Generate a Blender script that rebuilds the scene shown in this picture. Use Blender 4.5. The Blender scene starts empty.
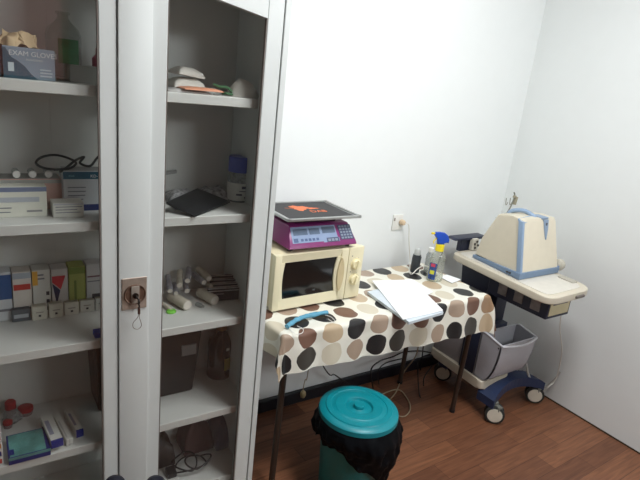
import bpy, bmesh, math, random
from mathutils import Vector, Matrix, noise
random.seed(7)
PI = math.pi
SC = bpy.context.scene
COL = SC.collection
V = Vector

# ------------------------------------------------------------------ camera
YAW, PITCH, ROLL, FPX = 0.60790, 0.291355, -0.112095, 525.602
CAM = V((0, 0, 1.45))
_f = V((math.sin(YAW)*math.cos(PITCH), math.cos(YAW)*math.cos(PITCH), -math.sin(PITCH)))
_r = V((math.cos(YAW), -math.sin(YAW), 0))
_d = _f.cross(_r)
_r2 = math.cos(ROLL)*_r + math.sin(ROLL)*_d
_d2 = -math.sin(ROLL)*_r + math.cos(ROLL)*_d
def ray(px, py): return _f + _r2*((px-320)/FPX) + _d2*((py-240)/FPX)
def at_y(px, py, Y): v = ray(px, py); return CAM + v*(Y/v.y)
def at_z(px, py, z): v = ray(px, py); return CAM + v*((z-CAM.z)/v.z)
def at_x(px, py, X): v = ray(px, py); return CAM + v*(X/v.x)
cam_data = bpy.data.cameras.new('camera'); cam = bpy.data.objects.new('camera', cam_data); COL.objects.link(cam)
cam_data.sensor_width = 36; cam_data.lens = FPX/640*36; cam_data.clip_start = 0.02
M = Matrix.Identity(4)
for i, v in enumerate((_r2, -_d2, -_f)):
    for j in range(3): M[j][i] = v[j]
M.translation = CAM
cam.matrix_world = M
SC.camera = cam

# ------------------------------------------------------------------ materials
def srgb(c):
    return tuple(((x/255)/12.92 if x/255 <= .04045 else ((x/255+.055)/1.055)**2.4) for x in c) + (1,)
_mats = {}
def mat(name, rgb, rough=.5, metal=0, var=.04, bump=0, nscale=30, coat=0, emit=0, spec=.5, trans=0):
    if name in _mats: return _mats[name]
    m = bpy.data.materials.new(name); m.use_nodes = True
    nt = m.node_tree; b = nt.nodes['Principled BSDF']
    c = srgb(rgb)
    b.inputs['Roughness'].default_value = rough; b.inputs['Metallic'].default_value = metal
    b.inputs['Coat Weight'].default_value = coat; b.inputs['Specular IOR Level'].default_value = spec
    b.inputs['Transmission Weight'].default_value = trans
    tc = nt.nodes.new('ShaderNodeTexCoord'); n = nt.nodes.new('ShaderNodeTexNoise')
    n.inputs['Scale'].default_value = nscale; n.inputs['Detail'].default_value = 4
    nt.links.new(tc.outputs['Object'], n.inputs['Vector'])
    r = nt.nodes.new('ShaderNodeValToRGB')
    r.color_ramp.elements[0].position = .3; r.color_ramp.elements[1].position = .7
    r.color_ramp.elements[0].color = tuple(x*(1-var) for x in c[:3]) + (1,)
    r.color_ramp.elements[1].color = tuple(min(1, x*(1+var)) for x in c[:3]) + (1,)
    nt.links.new(n.outputs['Fac'], r.inputs['Fac']); nt.links.new(r.outputs['Color'], b.inputs['Base Color'])
    if bump:
        bp = nt.nodes.new('ShaderNodeBump'); bp.inputs['Strength'].default_value = bump; bp.inputs['Distance'].default_value = .01
        nt.links.new(n.outputs['Fac'], bp.inputs['Height']); nt.links.new(bp.outputs['Normal'], b.inputs['Normal'])
    if emit:
        nt.links.new(r.outputs['Color'], b.inputs['Emission Color']); b.inputs['Emission Strength'].default_value = emit
    _mats[name] = m
    return m

def glass_mat(name, tint=(1, 1, 1), refl=1.5, rough=0.0, haze=0, hazec=(200, 205, 205)):
    if name in _mats: return _mats[name]
    m = bpy.data.materials.new(name); m.use_nodes = True; nt = m.node_tree
    for n in list(nt.nodes): nt.nodes.remove(n)
    o = nt.nodes.new('ShaderNodeOutputMaterial'); mx = nt.nodes.new('ShaderNodeMixShader')
    ge = nt.nodes.new('ShaderNodeNewGeometry'); dt = nt.nodes.new('ShaderNodeVectorMath'); dt.operation = 'DOT_PRODUCT'
    nt.links.new(ge.outputs['Normal'], dt.inputs[0]); nt.links.new(ge.outputs['Incoming'], dt.inputs[1])
    def mth(op, a, b=None):
        q = nt.nodes.new('ShaderNodeMath'); q.operation = op
        for i_, x_ in enumerate((a, b)):
            if x_ is None: continue
            if isinstance(x_, (int, float)): q.inputs[i_].default_value = x_
            else: nt.links.new(x_, q.inputs[i_])
        return q.outputs[0]
    f0_ = ((refl-1)/(refl+1))**2
    om = mth('SUBTRACT', 1.0, mth('ABSOLUTE', dt.outputs['Value'])); p5 = mth('POWER', om, 5.0)
    fr_out = mth('ADD', mth('MULTIPLY', p5, 1-f0_), f0_)
    t = nt.nodes.new('ShaderNodeBsdfTransparent'); t.inputs['Color'].default_value = tint + (1,)
    g = nt.nodes.new('ShaderNodeBsdfGlossy'); g.inputs['Roughness'].default_value = rough
    nt.links.new(fr_out, mx.inputs[0]); nt.links.new(t.outputs[0], mx.inputs[1]); nt.links.new(g.outputs[0], mx.inputs[2])
    out = mx
    if haze:
        d = nt.nodes.new('ShaderNodeBsdfDiffuse'); d.inputs['Color'].default_value = srgb(hazec)
        nz = nt.nodes.new('ShaderNodeTexNoise'); nz.inputs['Scale'].default_value = 6
        mt = nt.nodes.new('ShaderNodeMath'); mt.operation = 'MULTIPLY'; mt.inputs[1].default_value = haze*2
        nt.links.new(nz.outputs['Fac'], mt.inputs[0])
        m2 = nt.nodes.new('ShaderNodeMixShader'); nt.links.new(mt.outputs[0], m2.inputs[0])
        nt.links.new(mx.outputs[0], m2.inputs[1]); nt.links.new(d.outputs[0], m2.inputs[2]); out = m2
    nt.links.new(out.outputs[0], o.inputs['Surface'])
    _mats[name] = m
    return m

# ------------------------------------------------------------------ mesh helpers
def BM(): return bmesh.new()
def add_box(bm, x0, x1, y0, y1, z0, z1, bev=0, seg=2, mi=0, rz=0, rx=0, ry=0, piv=None):
    vs = [bm.verts.new((x, y, z)) for x in (x0, x1) for y in (y0, y1) for z in (z0, z1)]
    idx = [(0, 1, 3, 2), (4, 6, 7, 5), (0, 4, 5, 1), (2, 3, 7, 6), (0, 2, 6, 4), (1, 5, 7, 3)]
    fs = [bm.faces.new([vs[i] for i in q]) for q in idx]
    for f in fs: f.material_index = mi
    if rz or rx or ry:
        c = V(piv) if piv else V(((x0+x1)/2, (y0+y1)/2, (z0+z1)/2))
        R = Matrix.Rotation(rz, 3, 'Z') @ Matrix.Rotation(ry, 3, 'Y') @ Matrix.Rotation(rx, 3, 'X')
        for v in vs: v.co = R @ (v.co-c) + c
    if bev:
        es = list({e for f in fs for e in f.edges})
        bmesh.ops.bevel(bm, geom=es, offset=bev, segments=seg, affect='EDGES', profile=.6)
    return vs
def add_hull(bm, pts, faces, bev=0, seg=2, mi=0):
    vs = [bm.verts.new(p) for p in pts]
    fs = [bm.faces.new([vs[i] for i in q]) for q in faces]
    for f in fs: f.material_index = mi
    if bev:
        es = list({e for f in fs for e in f.edges})
        bmesh.ops.bevel(bm, geom=es, offset=bev, segments=seg, affect='EDGES', profile=.6)
def add_prism(bm, poly, vec, bev=0, seg=2, mi=0):
    """poly: list of 3D points, extruded by vec"""
    n = len(poly); a = [bm.verts.new(p) for p in poly]; b = [bm.verts.new(V(p)+V(vec)) for p in poly]
    fs = [bm.faces.new(a), bm.faces.new(b[::-1])]
    for i in range(n): fs.append(bm.faces.new((a[i], b[i], b[(i+1) % n], a[(i+1) % n])))
    for f in fs: f.material_index = mi
    if bev:
        es = list(set(fs[0].edges) | set(fs[1].edges))
        bmesh.ops.bevel(bm, geom=es, offset=bev, segments=seg, affect='EDGES', profile=.6)
def add_lathe(bm, prof, c=(0, 0, 0), n=32, mi=0, axis=None, sx=1, sy=1):
    """prof: (r, h) list revolved about +Z (or axis) from c"""
    Q = V((0, 0, 1)).rotation_difference(V(axis).normalized()).to_matrix() if axis is not None else Matrix.Identity(3)
    rings = []
    for r, h in prof:
        if r < 1e-6: rings.append([bm.verts.new(V(c)+Q @ V((0, 0, h)))])
        else: rings.append([bm.verts.new(V(c)+Q @ V((r*sx*math.cos(2*PI*i/n), r*sy*math.sin(2*PI*i/n), h))) for i in range(n)])
    for a, b in zip(rings, rings[1:]):
        for i in range(n):
            j = (i+1) % n
            if len(a) == 1 and len(b) == 1: continue
            if len(a) == 1: q = (a[0], b[j], b[i])
            elif len(b) == 1: q = (a[i], a[j], b[0])
            else: q = (a[i], a[j], b[j], b[i])
            bm.faces.new(q).material_index = mi
def add_tube(bm, pts, r, n=8, mi=0, smooth=True, sub=6, closed=False):
    P = [V(p) for p in pts]
    if smooth and len(P) > 2:
        Q = []
        m = len(P)
        rng = range(m if closed else m-1)
        for i in rng:
            if closed: p0, p1, p2, p3 = P[(i-1) % m], P[i], P[(i+1) % m], P[(i+2) % m]
            else: p0, p1, p2, p3 = P[max(i-1, 0)], P[i], P[i+1], P[min(i+2, m-1)]
            for k in range(sub):
                t = k/sub
                Q.append(.5*((2*p1)+(p2-p0)*t+(2*p0-5*p1+4*p2-p3)*t*t+(3*p1-p0-3*p2+p3)*t**3))
        if not closed: Q.append(P[-1])
        P = Q
    m = len(P); rings = []; up = V((0, 0, 1)); prev = None
    for i, p in enumerate(P):
        if closed: t = (P[(i+1) % m]-P[i-1]).normalized()
        else: t = (P[min(i+1, m-1)]-P[max(i-1, 0)]).normalized()
        if prev is None:
            a = t.cross(up)
            if a.length < .1: a = t.cross(V((1, 0, 0)))
        else: a = prev - t*prev.dot(t)
        a.normalize(); prev = a; b = t.cross(a)
        rr = r[i] if isinstance(r, list) else r
        rings.append([bm.verts.new(p+a*rr*math.cos(2*PI*k/n)+b*rr*math.sin(2*PI*k/n)) for k in range(n)])
    for i in range(m if closed else m-1):
        A, B = rings[i], rings[(i+1) % m]
        for k in range(n): bm.faces.new((A[k], A[(k+1) % n], B[(k+1) % n], B[k])).material_index = mi
    if not closed:
        bm.faces.new(rings[0][::-1]).material_index = mi; bm.faces.new(rings[-1]).material_index = mi
def add_text(bm, s, size, mtx, mi=0, depth=.0004):
    cu = bpy.data.curves.new('t', 'FONT'); cu.body = s; cu.size = size; cu.extrude = depth
    cu.align_x = 'CENTER'; cu.align_y = 'CENTER'; cu.resolution_u = 3
    o = bpy.data.objects.new('t', cu); COL.objects.link(o)
    dg = bpy.context.evaluated_depsgraph_get(); me = bpy.data.meshes.new_from_object(o.evaluated_get(dg))
    bpy.data.objects.remove(o); bpy.data.curves.remove(cu)
    me.transform(mtx); k = len(bm.faces)
    bm.from_mesh(me); bm.faces.ensure_lookup_table()
    for f in bm.faces[k:]: f.material_index = mi
    bpy.data.meshes.remove(me)
def FRONT(x, y, z, rz=0):   # text/print matrix facing -Y
    return Matrix.Translation((x, y, z)) @ Matrix.Rotation(rz, 4, 'Z') @ Matrix.Rotation(PI/2, 4, 'X')
def wobble(bm, amp, scale, seed=0, keep=None):
    for v in bm.verts:
        if keep and keep(v.co): continue
        v.co += noise.noise_vector(v.co*scale+V((seed, seed*1.7, 0)))*amp

ORG = {}
def obj(name, bm, mats, parent=None, shade=30, world=True):
    """links bm as ONE mesh; world=True means bm is in world space and is moved into the parent's frame"""
    bmesh.ops.recalc_face_normals(bm, faces=bm.faces)
    me = bpy.data.meshes.new(name)
    if parent is not None and world:
        a = parent; off = V((0, 0, 0)); rz = 0
        while a is not None:
            off += ORG.get(a.name, (V((0, 0, 0)), 0))[0]; a = a.parent
        bmesh.ops.translate(bm, verts=bm.verts, vec=-off)
    bm.to_mesh(me); bm.free()
    o = bpy.data.objects.new(name, me); COL.objects.link(o)
    for m in (mats if isinstance(mats, (list, tuple)) else [mats]): me.materials.append(m)
    if parent is not None: o.parent = parent
    if shade:
        for p in me.polygons: p.use_smooth = True
        me.set_sharp_from_angle(angle=math.radians(shade))
    return o
def tag(o, label, cat, group=None, kind=None):
    o['label'] = label; o['category'] = cat
    if group: o['group'] = group
    if kind: o['kind'] = kind
    return o
def thing(name, label, cat, loc=(0, 0, 0), rz=0, group=None):
    o = bpy.data.objects.new(name, None); COL.objects.link(o); o.empty_display_size = .05
    o.location = loc; o.rotation_euler = (0, 0, rz); ORG[o.name] = (V(loc), rz)
    return tag(o, label, cat, group)
def struct(name, bm, m, label=None):
    o = obj(name, bm, m, shade=0); o['kind'] = 'structure'
    if label: o['label'] = label
    return o
def center(o, loc):
    """move a single-mesh thing's origin to loc"""
    o.data.transform(Matrix.Translation(-V(loc))); o.location = loc
    return o

# ================================================================== THE ROOM
XL, XR, YB, YF, ZC = -1.5, 2.44, 1.79, -1.6, 2.5
wallm = mat('wall_paint', (234, 238, 237), .75, var=.006, bump=.03, nscale=14)
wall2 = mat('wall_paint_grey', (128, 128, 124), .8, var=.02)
bm = BM(); add_box(bm, XL-.1, XR+.1, YB, YB+.1, 0, ZC); struct('wall_back', bm, wallm)
bm = BM(); add_box(bm, XR, XR+.1, YF-.1, YB, 0, ZC); struct('wall_right', bm, wallm)
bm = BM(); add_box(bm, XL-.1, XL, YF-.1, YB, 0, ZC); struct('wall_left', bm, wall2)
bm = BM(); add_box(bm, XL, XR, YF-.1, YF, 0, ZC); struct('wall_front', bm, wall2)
bm = BM(); add_box(bm, XL-.1, XR+.1, YF-.1, YB+.1, ZC, ZC+.1); struct('ceiling', bm, mat('ceiling_paint', (235, 235, 232), .8))
# floor: laminate strips running along the back wall
fm = bpy.data.materials.new('laminate'); fm.use_nodes = True; nt = fm.node_tree; L = nt.links
b = nt.nodes['Principled BSDF']; tc = nt.nodes.new('ShaderNodeTexCoord')
mp = nt.nodes.new('ShaderNodeMapping'); mp.inputs['Location'].default_value = (.13, .02, 0); mp.inputs['Rotation'].default_value = (0, 0, -.03)
L.new(tc.outputs['Object'], mp.inputs['Vector'])
def brick(c1, c2, mortar, off):
    br = nt.nodes.new('ShaderNodeTexBrick'); br.inputs['Scale'].default_value = 1
    br.inputs['Brick Width'].default_value = .46; br.inputs['Row Height'].default_value = .088
    br.inputs['Mortar Size'].default_value = .0011; br.inputs['Mortar Smooth'].default_value = .3; br.offset = off; br.offset_frequency = 2; br.squash = 1
    br.inputs['Color1'].default_value = c1; br.inputs['Color2'].default_value = c2; br.inputs['Mortar'].default_value = mortar
    L.new(mp.outputs[0], br.inputs['Vector']); return br
br = brick(srgb((152, 102, 72)), srgb((118, 76, 54)), srgb((80, 48, 34)), .37)
gm = nt.nodes.new('ShaderNodeMapping'); gm.inputs['Scale'].default_value = (3, 40, 1); L.new(tc.outputs['Object'], gm.inputs['Vector'])
g = nt.nodes.new('ShaderNodeTexNoise'); g.inputs['Scale'].default_value = 2.2; g.inputs['Detail'].default_value = 6; g.inputs['Distortion'].default_value = .6
L.new(gm.outputs[0], g.inputs['Vector'])
rp = nt.nodes.new('ShaderNodeValToRGB'); rp.color_ramp.elements[0].position = .3; rp.color_ramp.elements[1].position = .72
rp.color_ramp.elements[0].color = (.52, .48, .46, 1); rp.color_ramp.elements[1].color = (1.0, 1.0, 1.0, 1); L.new(g.outputs['Fac'], rp.inputs['Fac'])
mx = nt.nodes.new('ShaderNodeMix'); mx.data_type = 'RGBA'; mx.blend_type = 'MULTIPLY'; mx.inputs['Factor'].default_value = .9
L.new(br.outputs['Color'], mx.inputs['A']); L.new(rp.outputs['Color'], mx.inputs['B']); L.new(mx.outputs['Result'], b.inputs['Base Color'])
b.inputs['Roughness'].default_value = .42
bm = BM(); add_box(bm, XL-.1, XR+.1, YF-.1, YB+.1, -.1, 0); struct('floor', bm, fm)
# dark skirting along the back wall, dark joint under the right wall
bm = BM(); add_box(bm, .2, XR, YB-.022, YB, 0, .062, .004, 1); struct('baseboard_back', bm, mat('skirting_black', (24, 27, 34), .35, var=.3, nscale=12))
bm = BM(); add_box(bm, XR-.004, XR, YF, YB-.022, 0, .006); struct('baseboard_right', bm, mat('joint_dark', (62, 46, 36), .8, var=.5, nscale=25))
# unseen glowing pink panel added behind the camera, mirrored in the cabinet glass
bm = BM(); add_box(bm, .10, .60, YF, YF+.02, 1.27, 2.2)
wn = struct('pink_panel', bm, mat('pink_glow', (226, 160, 150), .9, emit=.55, var=.12, nscale=9))
bm = BM()
for a in ((.595, .635, 1.1, 2.24), (.06, .10, 1.1, 2.24), (.06, .635, 2.2, 2.24), (.06, .635, 1.1, 1.27)): add_box(bm, a[0], a[1], YF, YF+.035, a[2], a[3])
struct('trim_1', bm, mat('panel_wood', (150, 112, 60), .5))

# ceiling lamp
lt = thing('ceiling_light', 'square white ceiling light panel over the middle of the room', 'light', (1.2, .65, ZC))
bm = BM(); add_box(bm, .85, 1.55, .30, 1.0, ZC-.03, ZC-.001, .004); obj('frame', bm, mat('lamp_white', (240, 240, 240), .5), lt)
ar = bpy.data.lights.new('lamp_panel', 'AREA'); ar.shape = 'SQUARE'; ar.size = .62; ar.energy = 35; ar.color = (.985, .99, 1)
ao = bpy.data.objects.new('lamp_panel', ar); COL.objects.link(ao); ao.location = (1.2, .65, ZC-.035)
# unseen framed fill light added high behind the camera to brighten the cabinet interior
bm = BM()
for a in ((1.20, 1.25, 2.00, 2.48), (2.15, 2.20, 2.00, 2.48), (1.20, 2.20, 2.00, 2.04), (1.20, 2.20, 2.45, 2.48)): add_box(bm, a[0], a[1], YF, YF+.04, a[2], a[3])
struct('fill_frame', bm, mat('fill_frame_white', (225, 226, 224), .5))
bm = BM(); add_box(bm, 1.25, 2.15, YF, YF+.008, 2.04, 2.45); struct('fill_panel', bm, mat('fill_glow', (225, 235, 245), .5, emit=1.0))
ar = bpy.data.lights.new('fill_light', 'AREA'); ar.shape = 'RECTANGLE'; ar.size = .9; ar.size_y = .4; ar.energy = 21; ar.color = (.95, .98, 1)
ao = bpy.data.objects.new('fill_light', ar); COL.objects.link(ao); ao.location = (1.7, YF+.012, 2.245); ao.rotation_euler = (PI/2, 0, 0)
wd = bpy.data.worlds.new('world'); SC.world = wd; wd.use_nodes = True
wd.node_tree.nodes['Background'].inputs[0].default_value = (.7, .8, .9, 1); wd.node_tree.nodes['Background'].inputs[1].default_value = .3

# ================================================================== CABINET
white = mat('cabinet_white', (208, 213, 211), .38, var=.012, nscale=5)
whitei = mat('cabinet_white_inside', (206, 207, 203), .45, var=.012, nscale=5)
CX0, CX1, CYF, CYB, CTOP = -.16, .733, 1.325, 1.60, 1.70
cab = thing('medicine_cabinet', 'tall white cabinet with two glass doors full of medical supplies', 'cabinet', ((CX0+CX1)/2, (CYF+CYB)/2, 0))
for a in ((CX0-.008, CX0+.002), (CX1-.0175, CX1)):
    bm = BM(); add_box(bm, a[0], a[1], CYF-.026, CYB, .0, CTOP, .001, 1); obj('side_panel', bm, white, cab)
bm = BM(); add_box(bm, CX0+.018, CX1-.0175, CYB-.012, CYB, .06, CTOP-.02)
add_box(bm, .19, .196, CYB-.0135, CYB-.012, .16, CTOP-.02); obj('back_panel', bm, whitei, cab)
bm = BM(); add_box(bm, CX0+.018, CX1-.0175, CYF, CYB, CTOP-.02, CTOP); obj('top_panel', bm, white, cab)
bm = BM(); add_box(bm, CX0+.018, CX1-.0175, CYF+.02, CYF+.04, 0, .10); obj('plinth', bm, white, cab)
SZ = [1.385, 1.061, .734, .415, .145]
for z in SZ:
    bm = BM(); add_box(bm, CX0+.018, CX1-.0175, CYF+.01, CYB-.012, z-.025, z, .0015, 1); obj('shelf', bm, whitei, cab)
DY0, DY1 = 1.30, 1.322
gl = glass_mat('door_glass', (.985, .99, .985), 1.42, haze=.004)
def frame_door(x0, x1, xi0, xi1, zt_l, zt_r, steps):
    """outer x0..x1, opening xi0..xi1, opening top slopes zt_l -> zt_r"""
    zb, zt, zo = .055, CTOP, .115
    bm = BM()
    add_box(bm, x0, xi0, DY0, DY1, zb, zt, .002, 1); add_box(bm, xi1, x1, DY0, DY1, zb, zt, .002, 1)
    add_box(bm, xi0, xi1, DY0, DY1, zb, zo, .001, 1)
    add_prism(bm, [(xi0, DY0, zt_l), (xi1, DY0, zt_r), (xi1, DY0, zt), (xi0, DY0, zt)], (0, DY1-DY0, 0), .001, 1)
    for s in steps: add_box(bm, s[0], s[1], DY0-.005, DY0+.002, zb, zt, .0025, 2)
    d = obj('door', bm, white, cab)
    g = BM(); add_prism(g, [(xi0, DY0+.010, zo), (xi1, DY0+.010, zo), (xi1, DY0+.010, zt_r), (xi0, DY0+.010, zt_l)], (0, .004, 0))
    obj('glass_pane', g, gl, d, shade=0)
    s = BM()
    for (a, c) in ((xi0, xi0+.0025), (xi1-.0025, xi1)): add_box(s, a, c, DY0+.001, DY0+.010, zo, min(zt_l, zt_r))
    obj('glazing_seal', s, mat('seal', (112, 104, 98), .7), d)
    return d
frame_door(-.155, .2945, -.11, .2564, 1.645, 1.645, [])
d2 = frame_door(.2972, .7125, .4095, .6658, 1.631, 1.5885, [(.2972, .3735)])
# lock plate set in the wide stile
lx0, lx1, lz0, lz1 = .3035, .3665, .830, .918
Y0 = DY0-.005
bm = BM(); add_box(bm, lx0, lx1, Y0-.003, Y0, lz0, lz1, .001, 1); cx, cz = (lx0+lx1)/2+.001, .872
lp = obj('lock_plate', bm, mat('lock_bronze', (164, 150, 138), .4, .35, var=.1, nscale=60), d2)
bm = BM()
add_lathe(bm, [(.0, .0012), (.0235, .0012), (.0255, .003), (.0265, .0035), (.0275, .003), (.028, 0)], (cx, Y0-.003, cz), 40, axis=(0, -1, 0)); obj('recess', bm, mat('lock_dark', (112, 88, 74), .35, .4, var=.35, nscale=70), lp)
bm = BM(); add_box(bm, cx-.0105, cx+.0105, Y0-.009, Y0-.0035, cz-.024, cz+.024, .0025); obj('knob', bm, mat('lock_pale', (160, 150, 140), .35, .3), lp)
bm = BM(); add_lathe(bm, [(0, 0), (.0075, 0), (.0075, .004), (0, .004)], (cx, Y0-.0085, cz-.001), 20, axis=(0, -1, 0)); obj('lock_cylinder', bm, mat('cyl_dark', (50, 38, 32), .4, .6), lp)
k = thing('cabinet_key', 'small dark key hanging from the cabinet lock with a wire loop', 'key', (cx, Y0-.02, cz))
bm = BM(); add_box(bm, cx-.002, cx+.002, Y0-.03, Y0-.0125, cz-.004, cz+.002, .0008, 1); add_lathe(bm, [(0, 0), (.007, 0), (.007, .0025), (0, .0025)], (cx+.001, Y0-.033, cz-.008), 18, axis=(1, 0, 0)); add_tube(bm, [(cx+.001, Y0-.032, cz-.012), (cx+.004, Y0-.031, cz-.022), (cx+.005, Y0-.026, cz-.028)], .0022)
obj('bow', bm, mat('key_black', (32, 26, 24), .4, .3), k)
bm = BM(); add_box(bm, cx+.002, cx+.008, Y0-.027, Y0-.022, cz-.048, cz-.028, .001, 1); obj('tag', bm, mat('key_brown', (74, 46, 34), .5), k)
bm = BM(); add_tube(bm, [(cx+.004, Y0-.025, cz-.047), (cx+.001, Y0-.024, cz-.058), (cx-.009, Y0-.022, cz-.072), (cx-.008, Y0-.022, cz-.086), (cx+.003, Y0-.022, cz-.092), (cx+.012, Y0-.022, cz-.084), (cx+.010, Y0-.023, cz-.070), (cx+.006, Y0-.024, cz-.058), (cx+.006, Y0-.025, cz-.048)], .0007, 6); obj('wire_loop', bm, mat('wire', (120, 100, 82), .3, .8), k)

# ------------------------------------------------------------------ cartons on the shelves
CARD = {}
def carton(name, label, cat, x0, x1, y0, z0, z1, depth, rgb, prints=(), rz=0, group=None, texts=(), top=None, side=None):
    """prints: (u0,u1,v0,v1,rgb) fractions of the front face; texts: (string,u,v,size,rgb)"""
    mats = [mat('card_%d_%d_%d' % rgb, rgb, .55, var=.03)]
    def mi(c):
        m = mat('card_%d_%d_%d' % c, c, .55, var=.03)
        if m not in mats: mats.append(m)
        return mats.index(m)
    w, h = x1-x0, z1-z0
    bm = BM(); add_box(bm, 0, w, 0, depth, 0, h, min(.0012, h*.1), 1)
    e = .0005
    for k_, p in enumerate(prints):
        add_box(bm, p[0]*w, p[1]*w, -e-.00006*k_, .0002, p[2]*h, p[3]*h, mi=mi(p[4]))
    if top: 
        for p in top: add_box(bm, p[0]*w, p[1]*w, p[2]*depth, p[3]*depth, h-.0002, h+e, mi=mi(p[4]))
    if side: add_box(bm, w-.0002, w+e, .06*depth, .94*depth, side[0]*h, side[1]*h, mi=mi(side[2]))
    for t in texts: add_text(bm, t[0], t[3], FRONT(t[1]*w, -e-.0006, t[2]*h), mi(t[4]), .0003)
    o = obj(name, bm, mats, shade=0)
    o.location = (x0, y0, z0); o.rotation_euler = (0, 0, rz)
    return tag(o, label, cat, group)
def lines(u0, u1, vs, c, t=.03, jag=.2):
    return [(u0, u1-random.random()*jag*(u1-u0), v, v+t, c) for v in vs]
def pxbox(xl, xr, yt, yb, zs, Y=None):
    """face rectangle seen at pixels, standing on zs -> x0, x1, y, ztop"""
    if Y is None: Y = at_z((xl+xr)/2, yb, zs).y
    ym = (yt+yb)/2
    return at_y(xl, ym, Y).x, at_y(xr, ym, Y).x, Y, at_y((xl+xr)/2, yt, Y).z
INK = (120, 122, 130); WHT = (214, 214, 208)

# --- top shelf, left
z = SZ[0]
x0, x1, y, zt = pxbox(3, 55, 48, 79, z, 1.37)
gb = carton('glove_box', 'blue grey exam gloves box on the top shelf behind the left door', 'box', x0, x1, y, z, zt, .12, (118, 136, 150),
    texts=[('EXAM GLOVES', .58, .80, .0145, (206, 212, 214)), ('POWDERED', .60, .62, .006, (190, 200, 204))],
    prints=[(.0, .06, .0, .95, (16, 66, 84)), (.09, .2, .22, .5, (180, 196, 200))]+lines(.70, .95, (.12, .22, .32), (176, 190, 198), .04))
bm = BM(); bm.from_mesh(gb.data); w, h = x1-x0, zt-z
add_prism(bm, [(.06*w, -.0003, 0), (.66*w, -.0003, 0), (.52*w, -.0003, .18*h), (.40*w, -.0003, .42*h), (.26*w, -.0003, .58*h), (.16*w, -.0003, .66*h), (.06*w, -.0003, .93*h)], (0, -.00012, 0), mi=len(gb.data.materials))
bm.to_mesh(gb.data); bm.free(); gb.data.materials.append(mat('card_16_66_84', (16, 66, 84), .55))
bm = BM()
for i in range(7):
    cxx = x0+.012+i*(x1-x0-.05)/6.5; add_lathe(bm, [(0, 0), (.018, .004), (.016, .016+.012*random.random()), (.006, .03), (0, .032)], (cxx, y+.035+.02*random.random(), zt-.002), 18)
bmesh.ops.subdivide_edges(bm, edges=bm.edges[:], cuts=1)
wobble(bm, .014, 55, 3, keep=lambda c: c.z < zt-.001)
tag(center(obj('latex_gloves', bm, mat('latex', (204, 182, 144), .7), shade=60), (x0+.03, y+.04, zt)), 'crumpled beige latex gloves spilling from the exam gloves box', 'gloves')
carton('carton', 'dark teal box at the left end of the top shelf', 'box', x0-.07, x0-.004, y+.005, z, zt+.003, .12, (24, 58, 70))
# clear bottle with a green label
bp = at_y(64, 60, 1.50)
r = (at_y(82, 50, 1.5).x-at_y(46, 50, 1.5).x)/2
zt = at_y(64, 12, 1.5).z; zs = at_y(64, 27, 1.5).z; h = zt-z; hs = zs-z
bt = thing('glass_bottle', 'large clear glass bottle with green label on the top shelf', 'bottle', (bp.x, 1.50, z))
bm = BM(); add_lathe(bm, [(0, 0), (r*.9, 0), (r, .006), (r, hs-.02), (r*.86, hs-.004), (r*.45, hs+.012), (r*.32, hs+.02), (r*.30, h-.006), (r*.40, h-.006), (r*.40, h), (r*.28, h), (r*.26, hs+.02), (r*.8, hs-.008), (r*.94, hs-.024), (r*.94, .008), (0, .006)], (bp.x, 1.50, z), 40)
obj('bottle_body', bm, glass_mat('bottle_glass', (.94, .96, .94), 1.5, .02, haze=.07), bt)
bm = BM()
seg = 14; ang = [(-115+70*i/seg)*PI/180 for i in range(seg+1)]
for i in range(seg):
    a, c = ang[i], ang[i+1]
    q = [bm.verts.new((bp.x+(r+.0006)*math.cos(t), 1.5+(r+.0006)*math.sin(t), zz)) for t, zz in ((a, z+.04), (c, z+.04), (c, hs+z-.028), (a, hs+z-.028))]; bm.faces.new(q)
obj('label', bm, mat('label_green', (52, 122, 72), .6, var=.2), bt)
# grey box and a pink bottle at the right of it
x0, x1, y, zt = pxbox(70, 96, 66, 83, z, 1.42)
carton('carton', 'plain grey box beside the clear glass bottle on the top shelf', 'box', x0, x1+.02, y, z, zt, .08, (168, 170, 164))
p = at_y(99, 60, 1.53)
bm = BM(); add_lathe(bm, [(0, 0), (.016, 0), (.017, .004), (.017, .06), (.008, .07), (.008, .085), (0, .085)], (p.x, 1.53, z), 24)
tag(center(obj('pink_bottle', bm, mat('pink_plastic', (196, 96, 118), .4)), (p.x, 1.53, z)), 'pink bottle half hidden by the left door frame on the top shelf', 'bottle')

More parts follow.
